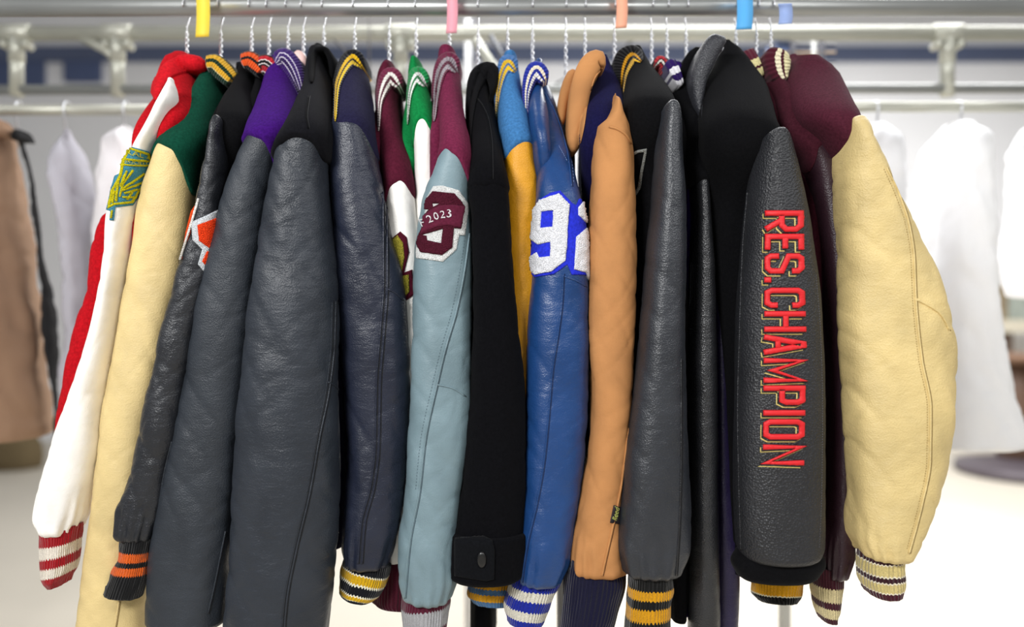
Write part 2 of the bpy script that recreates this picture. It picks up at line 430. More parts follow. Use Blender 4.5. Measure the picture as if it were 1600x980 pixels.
# ------------------------------------------------------------------ jackets
YC = 1.42
ROOTS = {}
SLABX = {}
def sf0(seamc, yoke):
    return float(np.mean([p[1] for p in seamc])) if seamc else YSK[0]
YSK = [240]
def jacket(key, name, label, colx, ytop, hem=-.38, cat='jacket', group='jackets on the rail', torso=None, yoke=None, yoke_end=None, ysk0=240, hm=None, dome=None,
           rows=None, sleeve=None, seamc=None, s_end=None, Ys=1.17, b=.048, wm=None, lm=None, cuff=None, cuffm=None,
           collars=(), amp=.003, Yt=1.33, seed=0, gather=True, slabw=.022, extra=None, shx=0, cuffb=None):
    """rows: one profile split at seamc; or yoke + sleeve separately"""
    x0 = (colx - CX) / F * YC; YSK[0] = ysk0
    root = empty(name, (x0, YC, CAMZ + hem), label, cat, group); ROOTS[key] = root
    out = {}
    # torso: hangs edge-on, shoulders sloping to both sides
    mb = MB(); G = []; zt = (CY - ytop) / F * YC - .02
    hmax = min(.19, YC - (Ys + b) + .005) if hm is None else hm
    N = 56
    for i in range(90):
        t = i / 89; z = zt + (hem - zt) * t
        drop = zt - z
        hy = .055 + (hmax - .055) * sstep(drop / .17)
        hx = slabw * (.7 + .3 * sstep(drop / .1)) * (1 if t < .97 else .9)
        cx_ = x0 + shx * sstep(drop / .25)
        ring = []
        for j in range(N):
            th = 2 * math.pi * j / N; c, s = math.cos(th), math.sin(th)
            X = cx_ + hx * math.copysign(abs(c) ** .7, c) + .004 * noise.noise(Vector((j * .2 + seed, z * 7, s * 4)))
            ring.append((X, YC - hy * math.copysign(abs(s) ** .7, s), CAMZ + z))
        G.append(ring)
    mb.grid(G)
    if rows is not None:
        ysm = float(np.mean([p[1] for p in seamc])) if seamc else rows[0][0]
        prof = Profile(rows, Ys, b, rows[0][0], ysm, Yt)
        if seamc:
            def sf(u):
                y = float(pchip([p[0] for p in seamc], [p[1] for p in seamc], [u])[0])
                return y + (CY - y) * b / (Ys + b) * math.sqrt(max(0, 1 - (2 * u - 1) ** 2))
            gen_loft(mb, prof, lambda u: rows[0][0], lambda u: sf(u) + 1.5, T=60, grow=.003, amp=.0015, seed=seed)
            s0 = lambda u: sf(u) - 3
        else: s0 = lambda u: rows[0][0]
        sprof = prof; s1 = rows[-1][0]
    else:
        if yoke:
            ye = yoke_end or yoke[-1][0]
            ysk = sf0(seamc, yoke); yp = Profile(yoke, Ys + .026, b, yoke[0][0], ysk, Yt); yp.yback = ysk + 10
            gen_loft(mb, yp, lambda u: yoke[0][0], lambda u: ye, T=60, amp=.0015, seed=seed)
        if sleeve:
            sprof = Profile(sleeve, Ys, b); s1 = sleeve[-1][0]
            sf = (lambda u: float(pchip([p[0] for p in seamc], [p[1] for p in seamc], [u])[0])) if seamc else (lambda u: sleeve[0][0])
            s0 = sf
            if dome is not None:
                y0_ = sleeve[0][0]; c0_ = (CY - y0_) * b / (Ys + b) * .8
                s0 = lambda u: y0_ + c0_ + dome * (1 - math.sqrt(max(0, 1 - (2 * u - 1) ** 2)))
    if extra: extra(mb)
    out['torso'] = mb.obj('torso', wm, root)
    if (rows is not None or sleeve) and lm is not None:
        mb = MB()
        gen_loft(mb, sprof, s0, lambda u: s1, T=170, N=80, amp=amp, seed=seed + 5, gather=s1 if gather else None)
        out['sleeve'] = mb.obj('sleeve', lm, root)
    if cuff:
        mb = MB(); cb = cuffb or b * .72; N = 96; T = 40; G = []; U = []
        tt = np.linspace(0, 1, len(cuff)); q = np.linspace(0, 1, T)
        C = [pchip(tt, [c[k] for c in cuff], q) for k in range(4)]
        Yc0 = Ys + (b - cb)
        lens = 0
        for i in range(T):
            ring = []; ur = []
            for j in range(N):
                th = 2 * math.pi * j / N; u = (1 + math.cos(th)) / 2
                y = C[1][i] + (C[3][i] - C[1][i]) * u
                p = Vector(ringpt(C[0][i], C[2][i], y, Yc0, cb, th))
                p += Vector((math.cos(th), -math.sin(th), 0)) * .0008 * noise.noise(Vector((th * 3 + seed, i * .1, 0))) * 3
                ring.append(tuple(p)); ur.append((j / N * .22, i / (T - 1)))
            G.append(ring); U.append(ur)
        # turn the knit in at the opening
        for k in (.97, .9, .86):
            c = np.mean(np.array(G[T - 1]), 0); r = c + (np.array(G[T - 1]) - c) * k; r[:, 2] += (0 if k > .95 else .012)
            G.append([tuple(p) for p in r]); U.append(U[T - 1])
        mb.grid(G, True, U)
        out['cuff'] = mb.obj('cuff', cuffm, root)
    for i, c in enumerate(collars):
        mb = MB(); band(mb, c['p'], c.get('t', .011), c.get('back', .12), c.get('Y', Yt), bvh=bvh_of(out['torso']))
        out['collar%d' % i] = mb.obj(c.get('name', 'collar'), c['m'], root)
    out['root'] = root
    # wire hanger: a thing of its own
    return out
def hanger(px, ytop, label, cx=None):
    x = (px - CX) / F * YC; zr = CAMZ + (CY - 12) / F * YC; zc = CAMZ + (CY - ytop) / F * YC - .012
    root = empty('wire_hanger', (x, YC, zc - .11), label, 'hanger', 'wire hangers hooked over the top rail')
    xc = x if cx is None else (cx - CX) / F * YC
    mb = MB(); n = 46; zt = zr - .040
    for k in (0, 1):
        pts = []
        for i in range(n):
            t = i / (n - 1); z = zc - .02 + (zt - zc + .02) * t; a = t * 9 * math.pi + k * math.pi
            am = .0022 * (1 if t < .85 else (1 - t) / .15)
            pts.append((x + am * math.cos(a), YC + am * math.sin(a), z))
        mb.tube(pts, .0013, 6)
    mb.obj('twisted_neck', M_WIRE, root)
    mb = MB(); r = .0185; pts = [(x, YC, zt - .002), (x, YC + .004, zt + .012)]
    for i in range(18):
        a = math.radians(-50 + i * 14.5); pts.append((x, YC + r * math.cos(a) , zr + r * math.sin(a)))
    mb.tube(pts, .0015, 6); mb.obj('hook', M_WIRE, root)
    mb = MB()
    mb.tube([(x, YC, zc - .02), (xc, YC - .02, zc - .05), (xc, YC - .12, zc - .15), (xc, YC, zc - .152), (xc, YC + .12, zc - .15), (xc, YC + .02, zc - .05), (x, YC, zc - .02)], .0014, 6)
    mb.obj('shoulder_wire', M_WIRE, root)
M_WIRE = plain('d9dadd', .3, .7, .03, 20, 'steel_wire')

BLK = 'black'
L_CH = leather('2b3037', .46, .35, 520, .5, .42)       # charcoal leather
L_CH2 = leather('292e36', .42, .3, 480, .75, .42)
L_BK = leather('1f2023', .38, .4, 500, .9)
L_NV = leather('1f2434', .37, .25, 500, .6)
L_TAN = leather('dcc48a', .55, .3, 460, .4)
L_TAN2 = leather('dcc488', .52, .45, 420, .8)
L_WH = leather('fffcf6', .5, .15, 400, .35)
W_BK = wool('0e0e10'); W_NV = wool('1a1a34'); W_MR = wool('521a2c'); W_MR2 = wool('441c27')

# 1 red with white raglan sleeve
def redfront(mb):
    p = Profile([(330, 178, 200), (345, 160, 203), (450, 134, 200), (520, 114, 190), (600, 99, 180), (650, 91, 170), (700, 88, 160)], 1.27, .03)
    gen_loft(mb, p, lambda u: 331, lambda u: 692, T=80, amp=.004, seed=3)
R_RED = wool('b3121c')
j1 = jacket('red', 'varsity_jacket', 'red jacket with white sleeve and yellow shield patch, outermost at the left end', 290, 98, wm=R_RED, lm=L_WH,
    yoke=[(96, 272, 318), (110, 258, 325), (130, 250, 322), (160, 246, 318), (200, 248, 305), (230, 246, 290), (350, 200, 240), (500, 150, 200), (660, 100, 170)], ysk0=200,
    sleeve=[(128, 262, 272), (140, 257, 277), (160, 248, 281), (180, 238, 275), (210, 222, 258), (235, 207, 241), (280, 184, 236), (330, 168, 226), (400, 161, 210), (500, 143, 190), (600, 113, 173), (700, 80, 160), (770, 58, 146), (805, 53, 138), (822, 60, 132)],
    Ys=1.19, b=.045, amp=.0025, seed=1, extra=redfront,
    cuff=[(62, 824, 131, 818), (63, 850, 127, 842), (63, 890, 124, 880), (75, 915, 112, 910)],
    cuffm=knit([(0, 'a5121d'), (.34, 'efe6d6'), (.50, 'a5121d'), (.62, 'efe6d6'), (.78, 'a5121d')]),
    collars=[dict(p=[(243, 158, 4), (250, 132, 9), (268, 108, 13), (295, 100, 14), (322, 104, 12)], m=wool('c21822'), t=.02)])
bv = bvh_of(j1['sleeve'])
q = lambda pts: Z(140, 200, 4.082, pts)
pt = decal('shield_patch', bv, [q([(255, 118), (370, 148), (402, 190), (402, 240), (372, 335), (272, 492), (165, 505), (155, 590), (130, 588), (135, 530), (112, 522), (138, 400), (165, 310), (195, 290), (212, 200)])], .0025, fuzz('4d93ab', 700), j1['root'])
pt['label'] = 'blue and yellow shield-shaped embroidered patch'
Yl = fuzz('d3c81f', 700)
mb = MB(); bvp = bvh_of(j1['sleeve'])
for poly in ribbon(q([(262, 135), (365, 165), (385, 235), (355, 325), (262, 470), (160, 485), (130, 505), (150, 405), (200, 305), (225, 205)]), 3.6, True), :
    decal_geo(mb, bvp, poly, .004, step=2.5)
for pth, wd in (([(215, 205), (390, 212)], 3.2), ([(205, 240), (380, 238)], 2.6), ([(200, 390), (340, 290)], 3.4), ([(195, 375), (270, 268)], 3), ([(200, 400), (330, 345)], 3.2), ([(195, 365), (235, 275)], 2.6), ([(215, 415), (300, 390)], 3.2),
                ([(190, 440), (215, 330)], 3), ([(230, 455), (270, 395)], 3), ([(170, 470), (188, 330)], 3.2), ([(150, 480), (165, 400)], 3), ([(205, 440), (275, 440)], 3), ([(140, 575), (148, 525)], 2.2)):
    decal_geo(mb, bvp, ribbon(q(pth), wd), .0045, step=2.5)
text_geo(mb, bvp, 'RAL 7', q([(305, 172)])[0], 11, .12, .0045, sx=1.15)
text_geo(mb, bvp, 'SOCIETY', q([(292, 222)])[0], 7.5, .04, .0052, sx=1.0)
mb.obj('patch_embroidery', Yl, pt)

# 2 green with tan sleeve
j2 = jacket('green_tan', 'varsity_jacket', 'dark green jacket with tan leather sleeve, next to the red jacket', 345, 108, wm=wool('0d4030'), lm=L_TAN,
    rows=[(118, 322, 368), (150, 306, 364), (180, 286, 352), (210, 263, 338), (235, 246, 322), (260, 236, 312), (300, 222, 309), (400, 204, 303), (500, 186, 284), (600, 168, 264), (700, 153, 250), (800, 140, 240), (900, 126, 236), (1010, 114, 236)],
    seamc=[(0, 244), (.2, 219), (.5, 224), (.8, 248), (1, 300)], Ys=1.2, b=.045, seed=2, amp=.003, gather=False,
    collars=[dict(p=[(324, 103, 15), (335, 101, 16), (350, 112, 17), (366, 128, 14)], t=.015,
                  m=knit([(0, '45431c'), (.1, 'd0a02c'), (.32, '12301f'), (.5, 'e0a92a'), (.72, 'f0e2a8'), (.75, '103524')]))])
seam('seam', bvh_of(j2['sleeve']), [(186, 940), (183, 960), (178, 990)], .0012, L_TAN, j2['root'])

# 3 black with orange
j3 = jacket('black_orange', 'varsity_jacket', 'black jacket with orange striped collar and orange letter patch on sleeve', 393, 95, wm=W_BK, lm=leather('222429', .38, .35, 480, .9, .5),
    dome=8, yoke=[(112, 376, 412), (140, 366, 408), (170, 344, 402), (200, 332, 398), (260, 326, 392), (330, 314, 382), (500, 270, 330), (700, 225, 300), (800, 215, 290)], ysk0=200,
    sleeve=[(181, 341, 350), (184, 336, 354), (192, 331, 358), (210, 326, 359), (250, 318, 360), (300, 308, 356), (400, 283, 345), (500, 256, 322), (600, 230, 300), (700, 210, 284), (760, 193, 272), (800, 178, 264), (832, 176, 254)],
    Ys=1.155, b=.036, seed=3, amp=.0045,
    cuff=[(190, 834, 246, 838), (186, 865, 240, 868), (176, 890, 236, 893), (163, 925, 224, 932)],
    cuffm=knit([(0, '101012'), (.24, 'e0601a'), (.41, '101012'), (.52, 'e0601a'), (.68, '101012')]),
    collars=[dict(p=[(378, 98, 13), (390, 95, 15), (402, 102, 15), (412, 113, 11)], m=knit([(0, '5c2f1c'), (.12, 'd9521f'), (.36, '171416'), (.5, 'e8561c'), (.82, '131214')]))])
bv = bvh_of(j3['sleeve'])
pt = decal('letter_patch', bv, [q([(652, 602), (835, 514), (870, 560), (850, 700), (800, 790), (790, 900), (748, 940), (690, 870), (718, 775), (660, 715)])], .002, fuzz('d7dce0', 700), j3['root'])
pt['label'] = 'orange letter patch with white felt edge'
mb = MB()
decal_geo(mb, bv, [q([(692, 620), (850, 552), (840, 700), (775, 780), (700, 720)])], .004)
decal_geo(mb, bv, [q([(745, 785), (782, 790), (775, 880), (748, 888), (716, 850)])], .004)
mb.obj('letter', fuzz('e8401a', 600), pt)
seam('seam', bv, [(268, 690), (256, 740), (246, 800), (236, 852)], .001, L_CH, j3['root'])
# chest letter edge standing out beyond the sleeve
mb = MB(); a = W(309, 311, 1.22); b_ = W(280, 405, 1.22); c_ = W(288, 385, 1.26); d_ = W(300, 322, 1.26)
def slabpoly(mb, pts, th):
    P = [np.array(p) for p in pts]; n = len(P); V = P + [p + np.array([0, th, 0]) for p in P]
    mb.add(V, [tuple(range(n)), tuple(reversed(range(n, 2 * n)))] + [(i, i + n, (i + 1) % n + n, (i + 1) % n) for i in range(n)])
slabpoly(mb, [W(298, 330, 1.17), W(309, 314, 1.16), W(305, 340, 1.16), W(284, 406, 1.16), W(287, 380, 1.17), W(290, 362, 1.17)], .003)
o = mb.obj('chest_letter', fuzz('e8501f', 600), j3['root'], False); o['label'] = 'orange chest letter edge seen beyond the sleeve'
mb = MB(); mb.tube([W(310, 310, 1.158), W(300, 345, 1.158), W(281, 406, 1.158)], .0018); mb.obj('letter_edge', fuzz('f0ece6', 600), o)

# 4 black with red collar stripes
j4 = jacket('black_red', 'varsity_jacket', 'black jacket with red and white striped collar, squeezed between orange and purple striped collars', 420, 106, wm=W_BK, lm=None,
    yoke=[(122, 402, 432), (150, 394, 428), (200, 380, 418), (300, 364, 400), (420, 350, 386), (700, 280, 320)], ysk0=200, Ys=1.21, b=.04, seed=4,
    collars=[dict(p=[(404, 106, 14), (415, 102, 17), (426, 109, 16), (436, 120, 12)], m=knit([(0, '2a1216'), (.12, 'b3202c'), (.3, 'e8dcd8'), (.34, '141214'), (.48, 'e8dcd8'), (.52, '141214'), (.6, 'b3202c'), (.82, 'e8dcd8'), (.86, '141214')]))])

# 5 purple with charcoal sleeve
j5 = jacket('purple_charcoal', 'varsity_jacket', 'bright purple jacket with black leather sleeve and thin-striped purple collar', 452, 98, wm=wool('3a1168'), lm=L_CH,
    rows=[(106, 428, 470), (140, 416, 476), (170, 404, 480), (200, 391, 474), (215, 386, 462), (250, 370, 446), (300, 352, 432), (400, 326, 416), (500, 300, 404), (600, 282, 396), (700, 263, 386), (800, 246, 376), (900, 231, 366), (965, 229, 360)],
    seamc=[(0, 220), (.2, 204), (.5, 208), (.8, 230), (1, 264)], Ys=1.15, b=.05, seed=5, amp=.0034, gather=False,
    collars=[dict(p=[(432, 100, 13), (444, 92, 17), (457, 104, 16), (468, 128, 12), (476, 156, 6)], t=.014,
                  m=knit([(0, '3d2468'), (.3, 'd8d0e0'), (.35, '3d2468'), (.5, 'd8d0e0'), (.55, '2c1250'), (.7, 'd8d0e0'), (.75, '3a1168')]))])
bv = bvh_of(j5['sleeve'])
seam('seam', bv, [(352, 830), (344, 870), (334, 920), (324, 962)], .0012, L_CH, j5['root'])
# pale pink collar
jp = jacket('pink', 'satin_jacket', 'pale pink satin jacket showing only its collar beside the purple one', 474, 106, wm=plain('e8c6c0', .5, 0, .05, 20, 'satin'), lm=None,
    collars=[dict(p=[(459, 86, 7), (467, 88, 9), (474, 106, 8), (479, 130, 4)], m=plain('f0c8c0', .5, 0, .05, 20, 'satin'), t=.008, Y=1.38)], slabw=.008)

# 6 plain black with big charcoal sleeve
j6 = jacket('black_plain', 'varsity_jacket', 'plain black jacket with the widest black leather sleeve, no collar stripes', 503, 92, wm=wool('131317'), lm=L_CH2,
    rows=[(80, 494, 512), (88, 488, 517), (105, 483, 519), (140, 478, 523), (170, 465, 522), (200, 449, 521), (230, 433, 519), (260, 424, 517), (300, 415, 520), (350, 405, 524), (400, 397, 527), (500, 385, 530), (600, 377, 532), (700, 367, 533), (800, 359, 530), (900, 351, 520), (1010, 345, 508)],
    seamc=[(0, 244), (.1, 226), (.25, 212), (.5, 203), (.75, 210), (.9, 226), (1, 246)], Ys=1.115, b=.058, seed=6, amp=.004, gather=False,
    collars=[dict(p=[(487, 130, 4), (488, 100, 5), (496, 80, 5), (508, 78, 5), (518, 96, 5), (521, 124, 4)], m=W_BK, t=.012)])
bv = bvh_of(j6['sleeve'])
for dx in (0, 5):
    seam('seam', bv, [(524 - dx, 470), (522 - dx, 540), (514 - dx, 610), (500 - dx, 680), (484 - dx, 770), (463 - dx, 860), (448 - dx, 940), (444 - dx, 985)], .0014 - dx * .0002, L_CH2, j6['root'])
seam('seam', bv, [(512, 597), (522, 602), (531, 612)], .0015, L_CH2, j6['root'])
seam('shoulder_seam', bvh_of(j6['torso']), [(482, 150), (478, 180), (482, 205)], .001, W_BK, j6['root'], Yg=1.25)

# 7 navy with yellow stripes
j7 = jacket('navy_yellow', 'varsity_jacket', 'dark navy jacket with navy leather sleeve and yellow striped collar and cuff', 556, 100, wm=wool('201e38'), lm=L_NV,
    rows=[(96, 544, 566), (115, 536, 574), (145, 530, 579), (180, 525, 582), (200, 521, 583), (250, 518, 592), (300, 520, 601), (350, 523, 609), (400, 525, 620), (450, 528, 630), (500, 530, 635), (600, 534, 640), (700, 538, 637), (800, 538, 630), (845, 537, 622), (872, 540, 612)],
    seamc=[(0, 208), (.25, 190), (.55, 190), (.8, 203), (1, 245)], Ys=1.175, b=.05, seed=7, amp=.004,
    cuff=[(538, 858, 612, 882), (534, 885, 606, 908), (530, 915, 590, 934), (534, 922, 580, 938)],
    cuffm=knit([(0, '0f1118'), (.22, 'f5f0d8'), (.25, 'dfaf12'), (.40, 'f5f0d8'), (.43, '0f1118'), (.56, 'f5f0d8'), (.59, 'dfaf12'), (.74, 'f5f0d8'), (.77, '0f1118')], 250),
    collars=[dict(p=[(524, 190, 3), (526, 140, 6), (538, 104, 11), (552, 90, 14), (566, 104, 11)], m=knit([(0, '111116'), (.38, 'e8b81a'), (.58, '16151f'), (.68, 'e8c21c'), (.86, '1b1a2e')]))])
bv = bvh_of(j7['sleeve'])
for dx in (0, 6):
    seam('seam', bv, [(604 - dx, 300), (605 - dx, 440), (600 - dx, 520), (594 - dx, 600), (592 - dx, 700), (585 - dx, 760), (570 - dx, 820), (565 - dx, 884)], .0014, L_NV, j7['root'])
seam('seam', bv, [(606, 452), (618, 458), (630, 470)], .0014, L_NV, j7['root'])

# 8 maroon with white sleeve, gold letter
j8 = jacket('maroon_white', 'varsity_jacket', 'maroon jacket with white stripes on collar, white sleeve and gold letter patch', 612, 112, wm=W_MR, lm=L_WH,
    rows=[(112, 602, 622), (130, 593, 626), (160, 590, 626), (200, 592, 630), (250, 597, 640), (290, 603, 646), (350, 603, 654), (400, 605, 658), (450, 608, 662), (500, 612, 666), (600, 615, 668), (800, 600, 662), (865, 590, 655)],
    seamc=[(0, 318), (.3, 284), (.6, 276), (1, 304)], Ys=1.225, b=.035, seed=8, amp=.002,
    cuff=[(588, 862, 655, 868), (578, 895, 660, 900), (580, 935, 655, 940), (590, 944, 650, 950)], cuffm=knit([(0, '471022')]),
    collars=[dict(p=[(592, 205, 2), (593, 165, 5), (599, 138, 11), (611, 120, 16), (625, 136, 12)], m=knit([(0, '6e2440'), (.34, 'f4efe8'), (.52, '571a2e'), (.68, 'f4efe8'), (.86, '571a2e')]))])
bv = bvh_of(j8['sleeve']); q8 = lambda pts: Z(590, 280, 4.9, pts)
pt = decal('letter_patch', bv, [q8([(80, 480), (175, 400), (222, 445), (240, 560), (205, 715), (262, 693), (284, 880), (200, 948), (150, 800), (80, 600)])], .002, wool('4c1424'), j8['root'], Yg=1.25)
pt['label'] = 'gold letter on maroon felt'
decal('letter', bv, [q8([(90, 490), (155, 430), (195, 490), (205, 600), (182, 742), (235, 733), (242, 860), (200, 912), (150, 780), (110, 560)])], .004, fuzz('a59a3a', 500), pt, Yg=1.25)

# 9 bright green with white sleeve
j9 = jacket('green_white', 'varsity_jacket', 'bright green jacket with white stripes and narrow white sleeve', 654, 108, wm=wool('117a3e'), lm=L_WH,
    rows=[(108, 644, 662), (125, 641, 666), (150, 641, 670), (190, 644, 677), (250, 646, 685), (300, 648, 690), (400, 645, 692), (500, 648, 690), (650, 650, 690), (800, 650, 690)],
    seamc=[(0, 222), (.3, 188), (.55, 180), (.8, 192), (1, 222)], Ys=1.245, b=.03, seed=9, amp=.0015,
    collars=[dict(p=[(637, 195, 1.5), (639, 155, 4), (644, 130, 8), (653, 117, 14), (666, 134, 11)], m=knit([(0, '148a48'), (.38, 'f4f4f0'), (.56, '117a3e'), (.7, 'f4f4f0'), (.88, '117a3e')]))])
bv = bvh_of(j9['sleeve'])
pt = decal('letter_patch', bv, [q8([(262, 440), (285, 400), (325, 440), (330, 540), (300, 560), (270, 500)])], .002, wool('4c1424'), j9['root'], Yg=1.26)
decal('letter', bv, [q8([(278, 440), (290, 425), (325, 460), (325, 530), (295, 520)])], .004, fuzz('c08a40', 500), pt, Yg=1.26)

# 10 maroon with blue grey sleeve
L_BG = leather('748a92', .45, .2, 480, .35)
j10 = jacket('maroon_bluegrey', 'varsity_jacket', 'maroon jacket with blue-grey leather sleeve and large patch reading 2023', 698, 98, wm=wool('6b2440'), lm=L_BG,
    rows=[(92, 690, 712), (115, 686, 716), (150, 688, 720), (180, 689, 723), (225, 690, 732), (255, 684, 736), (280, 675, 737), (300, 667, 738), (350, 656, 740), (400, 650, 741), (500, 645, 742), (600, 641, 742), (700, 637, 736), (750, 634, 729), (800, 630, 722), (850, 624, 717), (895, 624, 718), (925, 632, 708)],
    seamc=[(0, 246), (.3, 228), (.6, 238), (.85, 265), (1, 295)], Ys=1.155, b=.05, seed=10, amp=.0035,
    cuff=[(630, 918, 706, 908), (628, 945, 704, 938), (630, 985, 698, 980), (634, 1010, 692, 1005)],
    cuffm=knit([(0, '5a1a30'), (.36, 'a9a9ac'), (.57, '5a1a30'), (.75, 'a9a9ac')]),
    collars=[dict(p=[(678, 190, 3), (681, 145, 7), (688, 110, 11), (701, 96, 16), (714, 112, 11)], m=knit([(0, '6b2440'), (.3, '9a8f96'), (.5, '5e2038'), (.66, 'a39aa0'), (.86, '6b2440')]))])
bv = bvh_of(j10['sleeve'])
pt = decal('number_patch', bv, [q8([(375, 150), (430, 55), (500, 50), (620, 85), (697, 205), (665, 430), (622, 428), (600, 540), (500, 632), (300, 605), (295, 560), (310, 470), (350, 370), (370, 230)])], .002, fuzz('eef0ee', 800), j10['root'])
pt['label'] = 'maroon number patch on white felt, banner reading F 2023'
mb = MB()
decal_geo(mb, bv, [q8([(430, 95), (585, 110), (640, 185), (655, 210), (632, 380), (582, 375), (570, 525), (495, 582), (340, 562), (308, 500), (320, 440), (345, 380), (362, 280), (400, 235), (368, 232), (375, 165)]),
                   q8([(425, 188), (478, 188), (430, 214)]), q8([(350, 428), (500, 380), (490, 490), (385, 470), (380, 436)])], .0045, step=2, rough=.0004)
mb.obj('chenille_number', fuzz('4f1a2a', 650), pt)
bn = decal('banner', bv, [q8([(362, 285), (420, 235), (480, 205), (560, 198), (655, 210), (630, 376), (540, 355), (450, 372), (345, 422)])], .0062, wool('5a2034'), pt, thick=.003)
mb = MB()
for ch, x, y, a in (('F', 365, 345, -.3), ('2', 416, 312, -.35), ('0', 457, 290, -.25), ('2', 501, 277, -.15), ('3', 545, 270, -.02)):
    text_geo(mb, bv, ch, q8([(x, y)])[0], 18, a, .0075, sx=.85)
mb.obj('banner_text', fuzz('f2eef0', 900), bn, False)
M_ST = plain('5c7079', .7, 0, .03, 10, 'stitch_thread')
seam('seam', bv, [(733, 365), (726, 420), (712, 490), (696, 545), (683, 600), (664, 690), (655, 770), (640, 850), (632, 938)], .0014, L_BG, j10['root'])
seam('stitching', bv, [(727, 365), (719, 420), (705, 490), (689, 545), (676, 600), (657, 690), (649, 770)], .0005, M_ST, j10['root'], dash=5)
seam('seam', bv, [(682, 601), (705, 606), (728, 620)], .0013, L_BG, j10['root'])

# 11 black wool coat with buttoned cuff
def lapel11(mb): pass
W_CT = wool('0b0b0e')
j11 = jacket('black_coat', 'wool_coat', 'all-black wool coat with a buttoned tab on its cuff', 756, 118, hem=-.62, hm=.14, wm=W_CT, lm=W_CT,
    rows=[(125, 743, 764), (160, 738, 768), (200, 735, 776), (250, 735, 786), (300, 733, 795), (400, 738, 803), (500, 740, 810), (600, 736, 819), (700, 726, 824), (800, 713, 823), (848, 708, 822)],
    seamc=[(0, 292), (.3, 284), (.6, 283), (1, 292)], Ys=1.15, b=.05, seed=11, amp=.003, gather=False, cat='coat',
    collars=[dict(p=[(731, 260, 2), (733, 190, 6), (738, 145, 10), (750, 116, 14), (766, 110, 14), (772, 135, 8), (766, 160, 3)], m=wool('121214', .5, .12), t=.02)])
mb = MB(); p = Profile([(832, 705, 824), (850, 703, 824), (893, 700, 820)], 1.142, .056); gen_loft(mb, p, lambda u: 832, lambda u: 893, T=20, amp=.001)
cf = mb.obj('cuff', W_CT, j11['root']); bv = bvh_of(cf)
tb = decal('cuff_tab', bv, [[(712, 842), (757, 840), (770, 846), (773, 860), (772, 905), (760, 908), (712, 900)]], .0035, wool('101114', .5, .12), j11['root'])
c0 = onto(bvh_of(cf), 753, 873, .005); mb = MB(); G = []
for rr, dy in ((.0001, -.0022), (.006, -.0026), (.0095, -.0022), (.0105, -.0005), (.0105, .001), (.0085, .003)):
    G.append([(c0.x + rr * math.cos(a) * .62, c0.y + dy, c0.z + rr * 1.15 * math.sin(a)) for a in np.linspace(0, 2 * math.pi, 24, endpoint=False)])
mb.grid(G); o = mb.obj('button', plain('1c1c1c', .3, 0, .03, 5, 'horn'), j11['root']); o['label'] = 'black round button'
bv = bvh_of(j11['torso']); seam('shoulder_seam', bv, [(740, 150), (752, 165), (762, 190), (767, 230), (768, 280)], .0009, W_CT, j11['root'])

# 12 light blue with yellow sleeve
j12 = jacket('blue_yellow', 'varsity_jacket', 'light blue jacket with golden yellow leather sleeve', 795, 98, wm=wool('3f74a8'), lm=leather('e09c12', .5, .3, 460, .5),
    rows=[(100, 788, 806), (125, 783, 810), (150, 781, 815), (180, 782, 824), (210, 786, 831), (235, 788, 837), (300, 786, 844), (400, 786, 846), (500, 786, 846), (700, 780, 842), (860, 745, 815)],
    seamc=[(0, 246), (.3, 224), (.6, 214), (.85, 216), (1, 228)], Ys=1.215, b=.035, seed=12, amp=.0015,
    cuff=[(740, 880, 812, 885), (734, 905, 806, 910), (730, 926, 800, 932), (738, 938, 795, 944)],
    cuffm=knit([(0, '4a6f96'), (.2, 'd69a1e'), (.42, '4a6f96'), (.55, 'd69a1e'), (.76, '4a6f96')], 200),
    collars=[dict(p=[(774, 195, 2), (777, 150, 5), (784, 114, 9), (794, 98, 14), (806, 112, 10)], m=knit([(0, '4b76ad'), (.34, 'e8bc28'), (.54, '4b76ad'), (.66, 'f0c420'), (.88, '4b76ad')]))])

# 13 all blue leather 92
L_BL = leather('1a3f74', .33, .2, 480, .6)
j13 = jacket('blue_leather', 'leather_jacket', 'shiny blue leather jacket with white number 92 on its sleeve', 838, 110, wm=L_BL, lm=L_BL,
    sleeve=[(118, 834, 848), (128, 829, 853), (150, 827, 864), (200, 829, 880), (250, 838, 893), (300, 836, 906), (350, 834, 915), (400, 832, 919), (500, 827, 917), (600, 823, 917), (700, 819, 912), (800, 816, 902), (865, 812, 892), (897, 812, 876)],
    yoke=[(112, 832, 848), (130, 826, 848), (180, 824, 856), (240, 832, 862), (500, 836, 900), (800, 830, 890)], Yt=1.32, ysk0=220,
    Ys=1.165, b=.05, seed=13, amp=.0035,
    cuff=[(802, 888, 880, 900), (795, 915, 868, 926), (788, 945, 855, 958), (792, 965, 846, 975)],
    cuffm=knit([(0, '1a2a9a'), (.26, 'ddd8c8'), (.42, '1a2a9a'), (.58, 'ddd8c8'), (.78, '1a2a9a')], 220),
    collars=[dict(p=[(822, 195, 2), (822, 155, 6), (827, 126, 11), (838, 110, 15), (852, 128, 12)], m=knit([(0, '20309a'), (.32, 'efe4cc'), (.5, '20309a'), (.66, 'f4f2ee'), (.84, '20309a')]), Y=1.28)])
